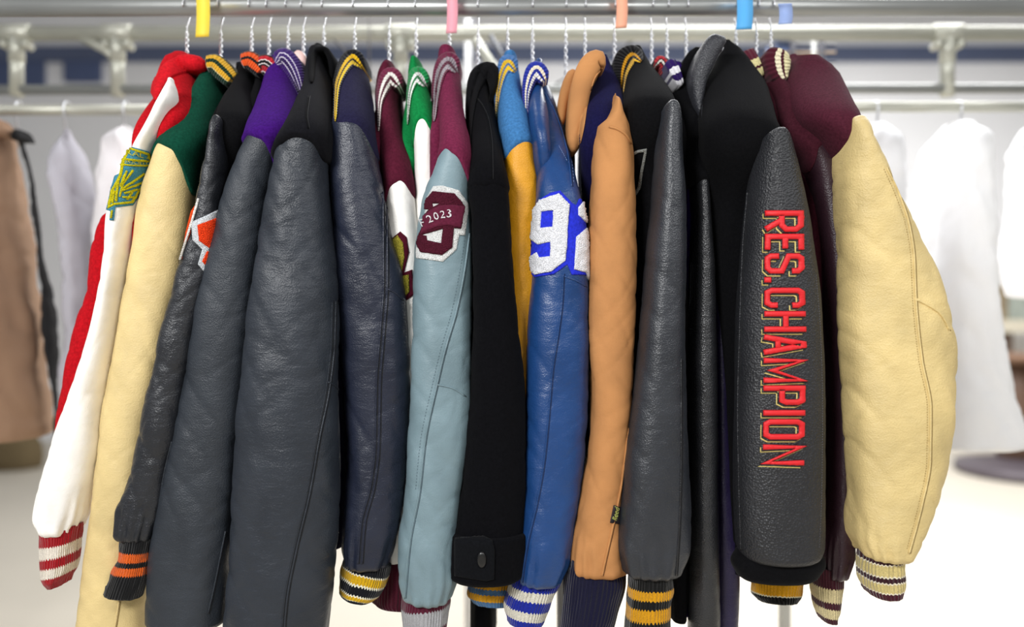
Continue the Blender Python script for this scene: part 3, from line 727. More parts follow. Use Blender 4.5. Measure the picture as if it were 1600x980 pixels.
# the shoulder follows the same slope as the others: bend the sleeve's top back
me = j13['sleeve'].data; off = np.array(j13['root'].location); co = np.zeros(len(me.vertices) * 3); me.vertices.foreach_get('co', co); co = co.reshape(-1, 3) + off
zz = co[:, 2] - CAMZ; t = np.clip((zz - .17) / .2, 0, 1); t = t * t * (3 - 2 * t); k = 1 + .12 * t
co[:, 0] *= k; co[:, 1] *= k; co[:, 2] = CAMZ + zz * k; me.vertices.foreach_set('co', (co - off).ravel()); me.update()
bv = bvh_of(j13['sleeve']); q9 = lambda pts: Z(810, 280, 5.764, pts)
pt = decal('number_patch', bv, [q9([(290, 125), (375, 105), (480, 215), (520, 235), (545, 178), (575, 180), (628, 300), (612, 430), (650, 560), (640, 900), (600, 862), (480, 862), (440, 770), (320, 857), (150, 882), (98, 830), (88, 690), (118, 560), (138, 270), (200, 180)])], .002, wool('2a35c8'), j13['root'])
pt['label'] = 'white number 92 on royal blue felt'
mb = MB()
decal_geo(mb, bv, [q9([(200, 190), (365, 135), (455, 230), (425, 735), (300, 830), (160, 862), (98, 790), (108, 705), (175, 660), (195, 705), (290, 695), (295, 565), (185, 590), (122, 540), (148, 280)]),
                   q9([(215, 295), (318, 280), (308, 430), (205, 440)])], .005, step=2, rough=.0006)
decal_geo(mb, bv, [q9([(570, 205), (622, 240), (628, 330), (602, 395), (530, 325), (530, 255)])], .005, step=2, rough=.0006)
decal_geo(mb, bv, [q9([(600, 440), (645, 560), (658, 760), (655, 870), (632, 915), (595, 840), (495, 815), (515, 520), (570, 470)])], .005, step=2, rough=.0006)
mb.obj('chenille_number', fuzz('f2f3f8', 650), pt)
seam('seam', bv, [(880, 428), (878, 470), (872, 520), (863, 580), (857, 650), (850, 720), (838, 790), (824, 850), (814, 914)], .0013, L_BL, j13['root'])
seam('stitching', bv, [(851, 140), (868, 170), (883, 210), (893, 250), (897, 290)], .0005, thread('7d93c0'), j13['root'], dash=5)
seam('seam', bv, [(848, 140), (865, 170), (880, 212), (889, 252), (893, 295)], .0012, L_BL, j13['root'])
seam('seam', bv, [(882, 432), (898, 438), (916, 448)], .0013, L_BL, j13['root'])

# 14 navy with tan sleeve
SUEDE = leather('b98250', .8, .15, 700, .35, .25)
j14 = jacket('navy_tan', 'varsity_jacket', 'navy jacket with camel collar lapel and camel suede sleeve', 928, 120, wm=wool('15143a'), lm=SUEDE,
    yoke=[(106, 930, 948), (130, 920, 962), (150, 914, 972), (180, 908, 980), (215, 904, 985), (260, 906, 984), (400, 912, 984), (600, 922, 980), (740, 920, 970)], ysk0=205,
    sleeve=[(154, 957, 963), (165, 954, 969), (182, 948, 975), (194, 940, 981), (202, 930, 985), (225, 926, 988), (260, 923, 990), (300, 921, 992), (400, 916, 996), (500, 917, 995), (600, 920, 991), (680, 918, 984), (740, 908, 978), (800, 896, 975), (850, 887, 976), (885, 886, 980)],
    Ys=1.16, b=.045, seed=14, amp=.0038,
    cuff=[(888, 868, 975, 885), (882, 900, 978, 905), (878, 950, 968, 950), (872, 1000, 950, 1000)], cuffm=knit([(0, '15152f')]),
    collars=[dict(p=[(877, 195, 5), (879, 165, 8), (888, 132, 10), (897, 110, 8)], m=SUEDE, Y=1.30, back=.05, name='collar'),
             dict(p=[(896, 236, 9), (900, 195, 14), (906, 145, 16), (920, 105, 18), (934, 92, 15), (944, 104, 6)], m=SUEDE, Y=1.24, t=.012, back=.10, name='lapel')])
bv = bvh_of(j14['sleeve'])
seam('seam', bv, [(952, 198), (965, 202), (978, 212), (986, 226)], .002, SUEDE, j14['root'])
seam('seam', bv, [(986, 640), (978, 700), (970, 760), (958, 820), (940, 902)], .0018, SUEDE, j14['root'])
seam('piping', bvh_of(j14['collar1']), [(941, 106), (929, 122), (921, 150), (916, 190), (909, 232)], .0014, SUEDE, j14['root'], Yg=1.24)
tg = decal('brand_tag', bv, [Z(940, 770, 14, [(262, 270), (435, 320), (388, 690), (180, 655)])], .0022, plain('1c1218', .7, 0, .05, 50, 'woven_label'), j14['root'])
tg['label'] = 'small black woven tag'
mb = MB(); text_geo(mb, bv, 'Reed', Z(940, 770, 14, [(285, 470)])[0], 10.5, -1.36, .0032, shear=.35); mb.obj('tag_text', thread('c8d070'), tg, False)

# 15 black with yellow stripes, seventh number on the front
j15 = jacket('black_yellow', 'varsity_jacket', 'black jacket with yellow striped collar and cuff and grey outlined chest number', 984, 92, wm=W_BK, lm=leather('292c32', .36, .35, 470, .5, .6),
    yoke=[(92, 970, 1002), (115, 970, 1016), (135, 972, 1036), (155, 974, 1052), (180, 974, 1060), (220, 975, 1062), (280, 980, 1062), (400, 985, 1060), (600, 995, 1060), (780, 1000, 1060)], ysk0=180, dome=18,
    sleeve=[(160, 1036, 1052), (164, 1030, 1057), (172, 1026, 1061), (190, 1024, 1064), (250, 1021, 1067), (300, 1018, 1069), (400, 1010, 1070), (500, 1001, 1070), (600, 990, 1072), (700, 976, 1074), (800, 966, 1078), (850, 962, 1078), (886, 970, 1066)],
    Ys=1.13, b=.048, seed=15, amp=.002,
    cuff=[(982, 886, 1052, 886), (981, 915, 1051, 915), (978, 950, 1048, 948), (974, 1005, 1046, 1005)],
    cuffm=knit([(0, '131312'), (.32, 'd89a16'), (.47, '131312'), (.60, 'd89a16'), (.75, '131312')], 220),
    collars=[dict(p=[(968, 158, 4), (969, 120, 11), (976, 93, 17), (989, 84, 14), (1002, 96, 8)], m=knit([(0, '101012'), (.5, 'cf9416'), (.64, '101012'), (.78, 'e2b01c'), (.94, '101012')]))])
bv = bvh_of(j15['torso'])
q7 = lambda pts: Z(960, 200, 8.17, pts)
o = decal('chest_number', bv, ribbon(q7([(215, 345), (300, 300), (395, 282), (395, 320), (350, 560), (320, 760), (262, 860)]), 4.2), .002, fuzz('989a96', 700), j15['root'], Yg=1.28)
o['label'] = 'grey felt outline of a number on the black chest'
bv = bvh_of(j15['sleeve'])
seam('seam', bv, [(1064, 560), (1064, 700), (1062, 800), (1056, 902)], .0012, L_BK, j15['root'])

# 16 black with red stripes
j16 = jacket('black_redstripe', 'varsity_jacket', 'black jacket with small red and white collar and narrow black leather sleeve', 1030, 106, hem=-.5, wm=W_BK, lm=leather('232427', .33, .45, 480, .5, .7),
    rows=[(108, 1020, 1042), (130, 1028, 1058), (150, 1040, 1072), (200, 1058, 1092), (250, 1068, 1100), (290, 1076, 1108), (350, 1078, 1111), (400, 1077, 1114), (500, 1075, 1117), (600, 1074, 1119), (800, 1074, 1122), (1010, 1074, 1124)],
    seamc=[(0, 280), (.5, 272), (1, 284)], Ys=1.2, b=.04, seed=16, amp=.0015, gather=False,
    collars=[dict(p=[(1023, 104, 6), (1031, 96, 9), (1038, 104, 9), (1044, 120, 6)], m=knit([(0, '181214'), (.1, 'b02a34'), (.4, '141214'), (.5, 'eee8dc'), (.66, '141214'), (.75, 'b02a34')]))])
bv = bvh_of(j16['sleeve']); seam('seam', bv, [(1080, 410), (1079, 460), (1074, 510), (1082, 516)], .0009, L_CH, j16['root'])

# 17 deep purple with white stripes
j17 = jacket('purple_dark', 'varsity_jacket', 'deep purple jacket with white collar blocks and dark purple leather sleeve', 1050, 108, hem=-.5, wm=wool('2a1458'), lm=leather('221b3c', .4, .3, 480, .5),
    rows=[(112, 1040, 1062), (130, 1048, 1072), (160, 1060, 1084), (200, 1078, 1100), (250, 1090, 1112), (300, 1098, 1126), (330, 1104, 1133), (400, 1108, 1138), (500, 1108, 1136), (700, 1110, 1142), (850, 1110, 1155), (1010, 1108, 1152)],
    seamc=[(0, 318), (.5, 316), (1, 330)], Ys=1.235, b=.03, seed=17, amp=.0015, gather=False,
    collars=[dict(p=[(1047, 119, 20), (1054, 115, 24), (1062, 112, 20)], m=knit([(0, '2a1458'), (.32, 'f0eef4'), (.56, '2a1458'), (.8, 'f0eef4')], 150), Y=1.3)])

# 21 black yellow hidden behind the champion jacket
j21 = jacket('hidden_yellow', 'varsity_jacket', 'black jacket whose yellow-edged cuff hangs below the jacket lettered RES.CHAMPION', 1140, 100, hem=-.42, wm=W_BK, lm=L_BK, slabw=.012,
    sleeve=[(300, 1190, 1250), (500, 1185, 1262), (700, 1180, 1268), (860, 1180, 1262)], Ys=1.245, b=.03, seed=21, amp=.001,
    cuff=[(1180, 870, 1258, 872), (1174, 900, 1256, 905), (1174, 925, 1252, 930), (1182, 936, 1246, 940)],
    cuffm=knit([(0, '0d0d0e'), (.3, 'f0f0e8'), (.36, 'e8a81c'), (.62, 'f0e8c8'), (.65, '0d0d0e')], 220),
    collars=[dict(p=[(1133, 90, 12), (1140, 86, 15), (1147, 84, 14)], m=knit([(0, 'd8a82c'), (.4, '16140f'), (.58, 'e8d020')], 200), Y=1.36)])

# 18 black leather collar, RES.CHAMPION
L_PB = leather('232428', .44, .9, 330, .3)
j18 = jacket('champion', 'varsity_jacket', 'black jacket with leather collar and red RES.CHAMPION lettering down its sleeve', 1112, 90, hem=-.42, wm=wool('0d0d0f'), lm=L_PB,
    yoke=[(80, 1108, 1142), (95, 1104, 1160), (115, 1100, 1178), (138, 1096, 1196), (165, 1094, 1205), (195, 1092, 1213), (215, 1092, 1222), (290, 1098, 1232), (400, 1108, 1240), (600, 1124, 1250), (840, 1138, 1260)], ysk0=215, dome=20,
    sleeve=[(203, 1192, 1217), (206, 1185, 1224), (212, 1179, 1229), (222, 1174, 1234), (250, 1170, 1242), (300, 1165, 1254), (350, 1160, 1264), (400, 1156, 1272), (450, 1151, 1279), (500, 1148, 1283), (600, 1146, 1288), (700, 1144, 1288), (800, 1146, 1287), (850, 1149, 1286), (862, 1153, 1282)],
    Ys=1.115, b=.055, seed=18, amp=.0012, gather=False, 
    collars=[dict(p=[(1068, 160, 6), (1071, 120, 9), (1082, 92, 12), (1098, 78, 10)], m=W_BK, Y=1.34, name='collar'),
             dict(p=[(1094, 190, 2), (1090, 160, 8), (1091, 130, 12), (1101, 98, 15), (1116, 70, 16), (1132, 62, 10)], m=leather('303136', .38, .6, 420, .3), Y=1.27, t=.014, name='leather_collar')])
seam('piping', bvh_of(j18['collar1']), [(1130, 74), (1117, 108), (1106, 140), (1100, 165), (1096, 186)], .0011, plain('9a9ba0', .35, 0, .03, 5, 'vinyl'), j18['root'], Yg=1.27)
mb = MB(); p = Profile([(862, 1150, 1284), (878, 1142, 1289), (893, 1148, 1280)], 1.13, .045); gen_loft(mb, p, lambda u: 862, lambda u: 893, T=20, amp=.0012, seed=3)
o = mb.obj('cuff', wool('0e0e10', .5, .12), j18['root'])
bv = bvh_of(j18['sleeve'])
seam('seam', bv, [(1168, 300), (1160, 400), (1156, 520), (1153, 640), (1155, 760), (1158, 860)], .0013, L_PB, j18['root'])
seam('stitching', bv, [(1275, 430), (1282, 520), (1285, 640), (1284, 760), (1280, 860)], .0005, thread('55565c'), j18['root'], dash=4)
XB = lambda y: float(np.interp(y, [330, 540, 727], [1196, 1194, 1192])); XT = lambda y: float(np.interp(y, [330, 450, 540, 727], [1254, 1256, 1259, 1255]))
def G_(y0, y1, strokes):
    out = []
    for st, closed in strokes:
        pts = []
        for wv, hv in st:
            y = y0 + 4.5 + (y1 - y0 - 9) * wv
            pts.append((XB(y) + 4.5 + (XT(y) - XB(y) - 9) * hv, y))
        out.append((pts, closed))
    return out
GL = []
GL += G_(329, 363, [([(0, -.08), (0, 1), (.75, 1), (1, .85), (1, .55), (.75, .42), (.12, .42)], False), ([(.42, .42), (1, -.06)], False)])
GL += G_(365.5, 394, [([(1.05, 0), (0, 0), (0, 1), (1.05, 1)], False), ([(.1, .52), (.95, .52)], False)])
GL += G_(396, 428, [([(.25, 0), (.7, 0), (1, .12), (1, .32), (0, .68), (0, .88), (.25, 1), (.75, 1)], False)] if False else [([(.0, .34), (.0, .1), (.15, 0), (.8, 0), (1, .1), (1, .42), (0, .62), (0, .9), (.15, 1), (.8, 1), (1, .9), (1, .72)], False)])
GL += G_(432, 443, [([(.5, -.09), (.5, .11)], False)])
GL += G_(449.5, 481.5, [([(1, .3), (1, .12), (.85, 0), (.15, 0), (0, .12), (0, .88), (.15, 1), (.85, 1), (1, .88), (1, .72)], False)])
GL += G_(486, 519, [([(0, -.08), (0, 1.08)], False), ([(1, -.08), (1, 1.08)], False), ([(0.1, .52), (.9, .52)], False)])
GL += G_(522, 555, [([(0, -.08), (.45, 1.0), (.55, 1.0), (1, -.08)], False), ([(.25, .3), (.75, .3)], False)])
GL += G_(559, 598.5, [([(0, -.08), (0, 1.0), (.5, .15), (1, 1.0), (1, -.08)], False)])
GL += G_(602, 633, [([(0, -.08), (0, 1), (.85, 1), (1, .88), (1, .55), (.85, .43), (.1, .43)], False)])
GL += G_(639, 651, [([(.5, -.08), (.5, 1.08)], False)])
GL += G_(654.5, 687, [([(0, .12), (0, .88), (.15, 1), (.85, 1), (1, .88), (1, .12), (.85, 0), (.15, 0)], True)])
GL += G_(694, 727.5, [([(0, -.08), (0, 1.0), (1, 0), (1, 1.08)], False)])
ltr = empty('lettering', (0, 0, 0)); ltr.parent = j18['root']; bpy.data.objects.remove(ltr)
def layer(name, dx, dy, wd, off, mat, parent):
    mb = MB()
    for pts, closed in GL:
        decal_geo(mb, bv, ribbon([(x + dx, y + dy) for x, y in pts], wd, closed), off, step=3.5, thick=off)
    return mb.obj(name, mat, parent)
lo = layer('lettering', 0, 0, 8.2, .0042, thread('dc1620'), j18['root']); lo['label'] = 'red embroidered letters RES.CHAMPION'
layer('lettering_edge', 0, 0, 9.8, .0022, thread('4a0c12'), lo)
layer('lettering_gap', -3.0, 3.0, 8.4, .0016, L_PB, lo)
layer('lettering_outline', -4.6, 4.6, 8.4, .0010, thread('dcc878'), lo)

# 19 maroon with dark sleeve
L_DM = leather('341f28', .4, .3, 480, .3)
j19 = jacket('maroon_dark', 'varsity_jacket', 'maroon jacket with dark maroon leather sleeve, between the RES.CHAMPION and tan-sleeved jackets', 1178, 100, wm=W_MR2, lm=L_DM,
    rows=[(102, 1170, 1192), (115, 1176, 1208), (135, 1184, 1222), (160, 1195, 1240), (200, 1212, 1266), (230, 1236, 1290), (255, 1252, 1306), (300, 1262, 1318), (400, 1275, 1323), (500, 1282, 1326), (600, 1285, 1329), (700, 1286, 1331), (800, 1284, 1334), (860, 1276, 1335), (890, 1276, 1325)],
    seamc=[(0, 262), (.25, 240), (.6, 222), (1, 222)], Ys=1.2, b=.038, seed=19, amp=.0012,
    cuff=[(1264, 880, 1318, 888), (1266, 915, 1316, 920), (1270, 945, 1312, 950), (1276, 965, 1308, 968)],
    cuffm=knit([(0, '471c27'), (.28, 'e2d2a0'), (.50, '471c27'), (.62, 'e2d2a0'), (.85, '471c27')], 170),
    collars=[dict(p=[(1160, 108, 20), (1172, 102, 25), (1186, 96, 24)], m=knit([(0, '5a2230'), (.4, 'e6dca0'), (.64, '4a1a26'), (.72, 'e6dca0')], 150), Y=1.34)])

# 20 maroon with tan sleeve
j20 = jacket('maroon_tan', 'varsity_jacket', 'maroon jacket with broad tan leather sleeve, outermost at the right end', 1214, 98, wm=wool('4a1f2c'), lm=L_TAN2,
    dome=8, yoke=[(94, 1224, 1244), (100, 1219, 1265), (110, 1216, 1287), (122, 1215, 1303), (140, 1217, 1315), (165, 1228, 1328), (190, 1244, 1343), (210, 1262, 1348), (225, 1272, 1350), (300, 1292, 1360), (500, 1306, 1400), (760, 1314, 1400)], ysk0=205,
    sleeve=[(181, 1322, 1341), (190, 1307, 1350), (205, 1299, 1358), (225, 1297, 1364), (250, 1298, 1376), (300, 1300, 1400), (350, 1303, 1428), (400, 1306, 1451), (450, 1309, 1469), (500, 1311, 1481), (550, 1313, 1487), (600, 1315, 1488), (650, 1316, 1485), (700, 1317, 1479), (750, 1318, 1468), (800, 1318, 1455), (835, 1320, 1440), (856, 1330, 1424)],
    Ys=1.115, b=.06, seed=20, amp=.0045,
    cuff=[(1338, 855, 1412, 855), (1338, 880, 1412, 878), (1340, 905, 1412, 903), (1346, 925, 1408, 922)],
    cuffm=knit([(0, '3a1a22'), (.2, 'f4ead0'), (.23, 'd9c684'), (.44, 'f4ead0'), (.47, '3a1a22'), (.57, 'f4ead0'), (.6, 'd9c684'), (.80, 'f4ead0'), (.83, '4a1a26')], 170),
    collars=[dict(p=[(1222, 130, 8), (1215, 112, 19), (1213, 94, 22), (1218, 78, 15)], m=knit([(0, '4d1a28'), (.34, 'efe6c4'), (.54, '4d1a28'), (.66, 'efe6b4')], 150), t=.016)])
bv = bvh_of(j20['sleeve'])
seam('seam', bv, [(1385, 262), (1405, 305), (1420, 350), (1428, 400), (1431, 470), (1440, 560), (1454, 640), (1453, 720), (1440, 790), (1420, 866)], .0016, L_TAN2, j20['root'])
seam('stitching', bv, [(1381, 264), (1400, 307), (1415, 352), (1423, 402), (1426, 470), (1435, 560), (1449, 640), (1448, 720), (1435, 790), (1416, 862)], .0005, thread('a58a50'), j20['root'], dash=4)
seam('seam', bv, [(1432, 468), (1452, 478), (1470, 492), (1484, 518)], .002, L_TAN2, j20['root'])

jg = jacket('grey_long', 'long_coat', 'dark grey long coat whose hem shows low between the blue leather and camel jackets', 884, 130, hem=-.72, hm=.13, wm=plain('4a4c4f', .6, 0, .1, 8, 'grey_cloth'), lm=None, slabw=.012, cat='coat', seed=51)
hanger(884, 120, 'steel wire hanger holding the dark grey long coat')
# ------------------------------------------------------------------ hangers, rail
for px, yt, lb in ((292, 100, 'red jacket with the white sleeve'), (345, 100, 'green jacket with tan sleeve'), (393, 92, 'jacket with the orange striped collar'), (420, 98, 'jacket with the red striped collar left of the purple one'),
                   (450, 92, 'bright purple jacket'), (474, 92, 'pale pink collar'), (506, 88, 'plain black jacket with the widest sleeve'), (554, 90, 'navy jacket with the yellow striped collar'),
                   (608, 112, 'maroon jacket with white stripes'), (650, 108, 'bright green jacket'), (702, 90, 'maroon jacket with blue-grey sleeve'), (747, 108, 'all-black wool coat'), (793, 92, 'light blue jacket'),
                   (832, 104, 'blue leather jacket numbered 92'), (914, 100, 'navy jacket with camel lapel'), (960, 100, 'black jacket with grey outlined chest number'), (1018, 104, 'black jacket with the narrow red collar'),
                   (1042, 100, 'deep purple jacket'), (1072, 96, 'RES.CHAMPION jacket'), (1150, 90, 'black jacket behind RES.CHAMPION'), (1182, 96, 'maroon jacket with dark maroon sleeve'), (1205, 92, 'maroon jacket with tan sleeve')):
    hanger(px, yt, 'steel wire hanger holding the ' + lb, {914: 928, 960: 984, 1018: 1030, 1042: 1050, 1072: 1112, 1150: 1140, 1182: 1178, 1205: 1214}.get(px))
PIPE = plain('b4b4a8', .35, .35, .05, 9, 'ivory_pipe'); STEEL = plain('a4a6a4', .35, .6, .05, 12, 'galvanised_pipe')
rk = empty('clothes_rail', (0, YC, CAMZ - 1.25), 'long grey steel rail the jackets hang from', 'clothes rail')
zr = CAMZ + (CY - 12) / F * YC
mb = MB(); mb.tube([(-1.45, YC, zr), (1.45, YC, zr)], .0165, 24); mb.obj('rail', STEEL, rk)
for x in (-1.40, 1.40):
    mb = MB(); mb.tube([(x, YC, 0.03), (x, YC, zr)], .0165, 16); mb.obj('post', STEEL, rk)
    mb = MB(); mb.tube([(x, YC - .3, .02), (x, YC + .3, .02)], .02, 12); mb.obj('foot', STEEL, rk)
# coloured paper slips hanging at the rail
def slip(px, y0, y1, wd, col, lb):
    mb = MB(); G = []
    Yq = 1.375
    for i in range(14):
        t = i / 13; y = y0 + (y1 - y0) * t; p = W(px + 2 * math.sin(t * 3), y, Yq + .004 * math.sin(t * 5)); h = wd / F * Yq / 2
        G.append([(p[0] - h, p[1], p[2]), (p[0] + h, p[1] - .003, p[2]), (p[0] + h, p[1] - .002, p[2]), (p[0] - h, p[1] + .001, p[2])])
    mb.grid(G); o = mb.obj('paper_slip', plain(col, .6, 0, .05, 8, 'paper')); props(o, lb, 'paper slip', 'coloured slips hung on the rail')
slip(316, -22, 58, 22, 'f2d640', 'yellow paper slip on the rail above the dark green jacket')
slip(705, -20, 52, 17, 'eda0ae', 'pink paper slip above the maroon jacket with the 2023 patch')
slip(970, -22, 44, 17, 'f4ac8c', 'peach paper slip above the navy jacket with camel collar')
slip(1162, -22, 46, 24, '56aeea', 'bright blue paper slip above the RES.CHAMPION jacket')
slip(1226, 6, 38, 20, '96acdc', 'short pale blue slip right of the bright blue one')

# ------------------------------------------------------------------ pipe frame behind
Yb = 2.35
fr = empty('pipe_frame', (0, Yb, 0), 'ivory pipe frame with clamp joints standing behind the jackets', 'pipe frame')
def pipe(name, a, b, r, mat, parent, Y=Yb, n=14, cuts=1):
    mb = MB(); mb.tube([W(a[0], a[1], Y), W(b[0], b[1], Y)], r, n); return mb.obj(name, mat, parent)
pipe('cross_pipe', (-160, 52), (1760, 52), .023, PIPE, fr)
pipe('lower_pipe', (-160, 141), (1760, 138), .0155, STEEL, fr)
for px in (-150, 1750):
    a = W(px, 60, Yb); mb = MB(); mb.tube([(a[0], Yb, .0), (a[0], Yb, a[2])], .021, 14); mb.obj('leg', PIPE, fr)
for px in (26, 184, 626, 1480):
    a = W(px, 60, Yb); mb = MB(); mb.tube([(a[0], Yb, W(px, 150, Yb)[2]), (a[0], Yb, a[2])], .021 if px != 626 else .018, 14); mb.obj('upright', PIPE, fr)
    mb = MB(); c = W(px, 52, Yb)
    mb.tube([(c[0] - .045, Yb, c[2]), (c[0] - .042, Yb, c[2]), (c[0] + .042, Yb, c[2]), (c[0] + .045, Yb, c[2])], [.024, .028, .028, .024], 20)
    mb.tube([(c[0], Yb, c[2] - .09), (c[0], Yb, c[2])], .023, 16)
    for s in (-1, 1): mb.tube([(c[0] + s * .033, Yb - .022, c[2] - .038), (c[0] + s * .033, Yb + .02, c[2] - .038)], .012, 10)
    mb.obj('clamp', PIPE, fr)
mb = MB(); mb.tube([W(120, 55, Yb), W(165, 78, Yb), W(190, 100, Yb)], .014, 10); mb.obj('brace', PIPE, fr)
mb = MB(); mb.tube([W(742, 62, 2.16), W(800, 150, 2.16)], .014, 10); mb.obj('brace', PIPE, fr)
mb = MB(); mb.tube([W(766, 55, 2.2), W(815, 140, 2.2)], .007, 8); mb.obj('brace', plain('6a6c72', .5, .4, .03, 4, 'dark_steel'), fr)
fr2 = empty('metal_stand', (W(735, 0, 2.4)[0], 2.4, 0), 'slim white and dark metal stand behind the black coat', 'metal stand')
pipe('white_post', (731, 30), (731, 1115), .011, plain('e4e4e6', .4, .2, .03, 4, 'white_steel'), fr2, 2.4)
pipe('dark_post', (741, 30), (741, 1115), .006, plain('5a5a60', .5, .4, .03, 4, 'dark_steel'), fr2, 2.4)
# thin dark cables
for a, b, lb in (((577, -10), (577, 200), 'thin dark vertical cable right of the navy jacket'), ((520, 60), (640, 180), 'thin dark slanting cable right of the navy jacket')):
    mb = MB(); mb.tube([W(*a, 2.3), W(*b, 2.3)], .0028, 8); props(mb.obj('cable', plain('4c4846', .6, 0, .03, 4, 'cable')), lb, 'cable', 'thin cables behind the rack')
for a, b, lb in (((1010, 10), (850, 110), 'long thin grey cable rising right behind the camel collar'),):
    mb = MB(); mb.tube([W(1010, 52, Yb + .02), W(850, 141, Yb)], .003, 8); mb.obj('brace_wire', plain('7c7c80', .6, 0, .03, 4, 'cable'), fr)
# wire shelf behind right end
Yw = 2.39; ws = empty('wire_grid', (W(1262, 0, Yw)[0], Yw, W(0, 600, Yw)[2]), 'dark and white wire grid hung from the ivory pipe behind the maroon jackets', 'wire grid')
DK = plain('4a4a52', .4, .5, .03, 4, 'dark_steel')
for px, m, r in ((1238, DK, .009), (1284, DK, .009), (1272, plain('e4e4e0', .4, .2, .03, 4, 'white_steel'), .007), (1206, DK, .009)):
    a = W(px, 40, Yw); mb = MB(); mb.tube([(a[0], Yw, W(0, 600, Yw)[2]), (a[0], Yw, a[2])], r, 10); mb.obj('upright', m, ws)
for k, (y, m) in enumerate(((70, DK), (82, plain('c8a878', .4, .3, .03, 4, 'brass')), (98, DK), (118, DK), (200, DK), (300, DK), (400, DK), (500, DK), (590, DK))):
    mb = MB(); a = W(1196, y, Yw); b = W(1306, y, Yw); mb.tube([(a[0], Yw, a[2]), (b[0], Yw, b[2])], .0028, 6)
    mb.obj('cross_wire', m, ws)
mb = MB(); a = W(1214, 98, 2.41); b = W(1234, 58, 2.41); mb.box((a[0], 2.4, a[2]), (b[0], 2.5, b[2])); mb.box((a[0] - .003, 2.397, b[2] - .02), (b[0] + .003, 2.503, b[2]))
props(mb.obj('storage_box', plain('6d83b5', .6, 0, .03, 4, 'cardboard'), None, False), 'small blue box fixed to the wire grid behind the maroon collars', 'box')

# ------------------------------------------------------------------ garments and things in the background
def garment(name, rows, Y, b, mat, label, cat, group=None, collar=None, hook=True, seed=0, amp=.012):
    p = Profile(rows, Y, b); xm = (rows[0][1] + rows[0][2]) / 2
    bot = W(xm, rows[-1][0], Y + b)
    root = empty(name, tuple(bot), label, cat, group)
    mb = MB(); gen_loft(mb, p, lambda u: rows[0][0], lambda u: rows[-1][0], T=70, N=56, amp=amp, seed=seed)
    mb.obj('body', mat, root)
    if collar:
        mb = MB(); band(mb, collar, .02, .05, Y + b * .6); mb.obj('collar', mat, root)
    if hook:
        t = W(xm, rows[0][0], Y + b); mb = MB(); hz = W(xm, 169.5, Y + b)[2]
        mb.tube([(t[0], Y + b, t[2] - .03), (t[0], Y + b - .014, hz - .02)] + [(t[0], Y + b + .018 * math.cos(k), hz + .018 * math.sin(k)) for k in (3.4, 2.8, 2.2, 1.6, 1.0, .4, -.2)], .003, 6)
        mb.obj('hanger_hook', M_WIRE, root)
    return root
# left: brown and black coats on a second rail
GL_ = 'garments on the left rail'
garment('long_coat', [(200, -30, 16), (235, -60, 34), (330, -80, 48), (450, -90, 62), (560, -90, 76), (660, -90, 80), (680, -88, 76)], 1.88, .12, plain('967860', .9, 0, .05, 6, 'cloth'), 'long tan-brown coat hanging at the far left edge', 'coat', GL_, collar=[(-22, 212, 8), (-6, 197, 12), (10, 211, 8)], seed=31)
garment('long_coat', [(212, 24, 36), (260, 40, 52), (400, 54, 74), (520, 68, 88), (640, 80, 95), (692, 84, 95)], 1.9, .12, plain('18181a', .9, 0, .05, 6, 'cloth'), 'long black coat hanging between the brown coat and the grey garment', 'coat', GL_, collar=[(24, 220, 4), (30, 208, 6), (37, 220, 4)], seed=32)
garment('short_dress', [(205, 92, 118), (250, 72, 140), (330, 84, 146), (400, 94, 150), (470, 100, 156), (640, 104, 150)], 1.88, .12, plain('b4b2ba', .9, 0, .05, 6, 'cloth'), 'grey garment hanging between the black coat and a white one', 'garment', GL_, seed=33)
garment('short_dress', [(200, 185, 210), (230, 156, 250), (330, 152, 262), (470, 162, 262), (600, 165, 262)], 1.88, .12, plain('ece8ea', .9, 0, .05, 6, 'cloth'), 'white garment hanging just behind the red and white jacket', 'garment', GL_, seed=34)
Yr = 2.0; lr = empty('clothes_rail', (W(-10, 0, Yr)[0], Yr, 0), 'cream rail carrying the coats at the left edge', 'clothes rail')
a = W(-260, 172, Yr); mb = MB(); mb.tube([(a[0], Yr, a[2]), (W(262, 172, Yr)[0], Yr, a[2])], .014, 12); mb.obj('rail', PIPE, lr)
for px in (-255, 268): x = W(px, 0, Yr)[0]; mb = MB(); mb.tube([(x, Yr, 0), (x, Yr, a[2])], .016, 12); mb.obj('post', PIPE, lr)
# olive bag on the floor, far at left
Yo = 6.2; xx = W(12, 0, Yo)[0]; o = empty('shoulder_bag', (xx, Yo, 0), 'olive brown bag on the floor at the far left, below the brown coat', 'bag')
mb = MB(); G = []
for z, k in ((.0, .9), (.015, 1), (.1, 1.04), (.2, .98), (.27, .8), (.29, .5)):
    G.append([(xx + .26 * k * math.cos(t) * (1 + .05 * math.sin(5 * t)), Yo + .15 * k * math.sin(t), z) for t in np.linspace(0, 2 * math.pi, 32, endpoint=False)])
mb.grid(G); mb.obj('body', wool('6e6048'), o)
mb = MB(); mb.tube([(xx - .15, Yo, .27), (xx - .12, Yo, .38), (xx, Yo, .42), (xx + .12, Yo, .38), (xx + .15, Yo, .27)], .012, 8); mb.obj('strap', wool('5a4c38'), o)
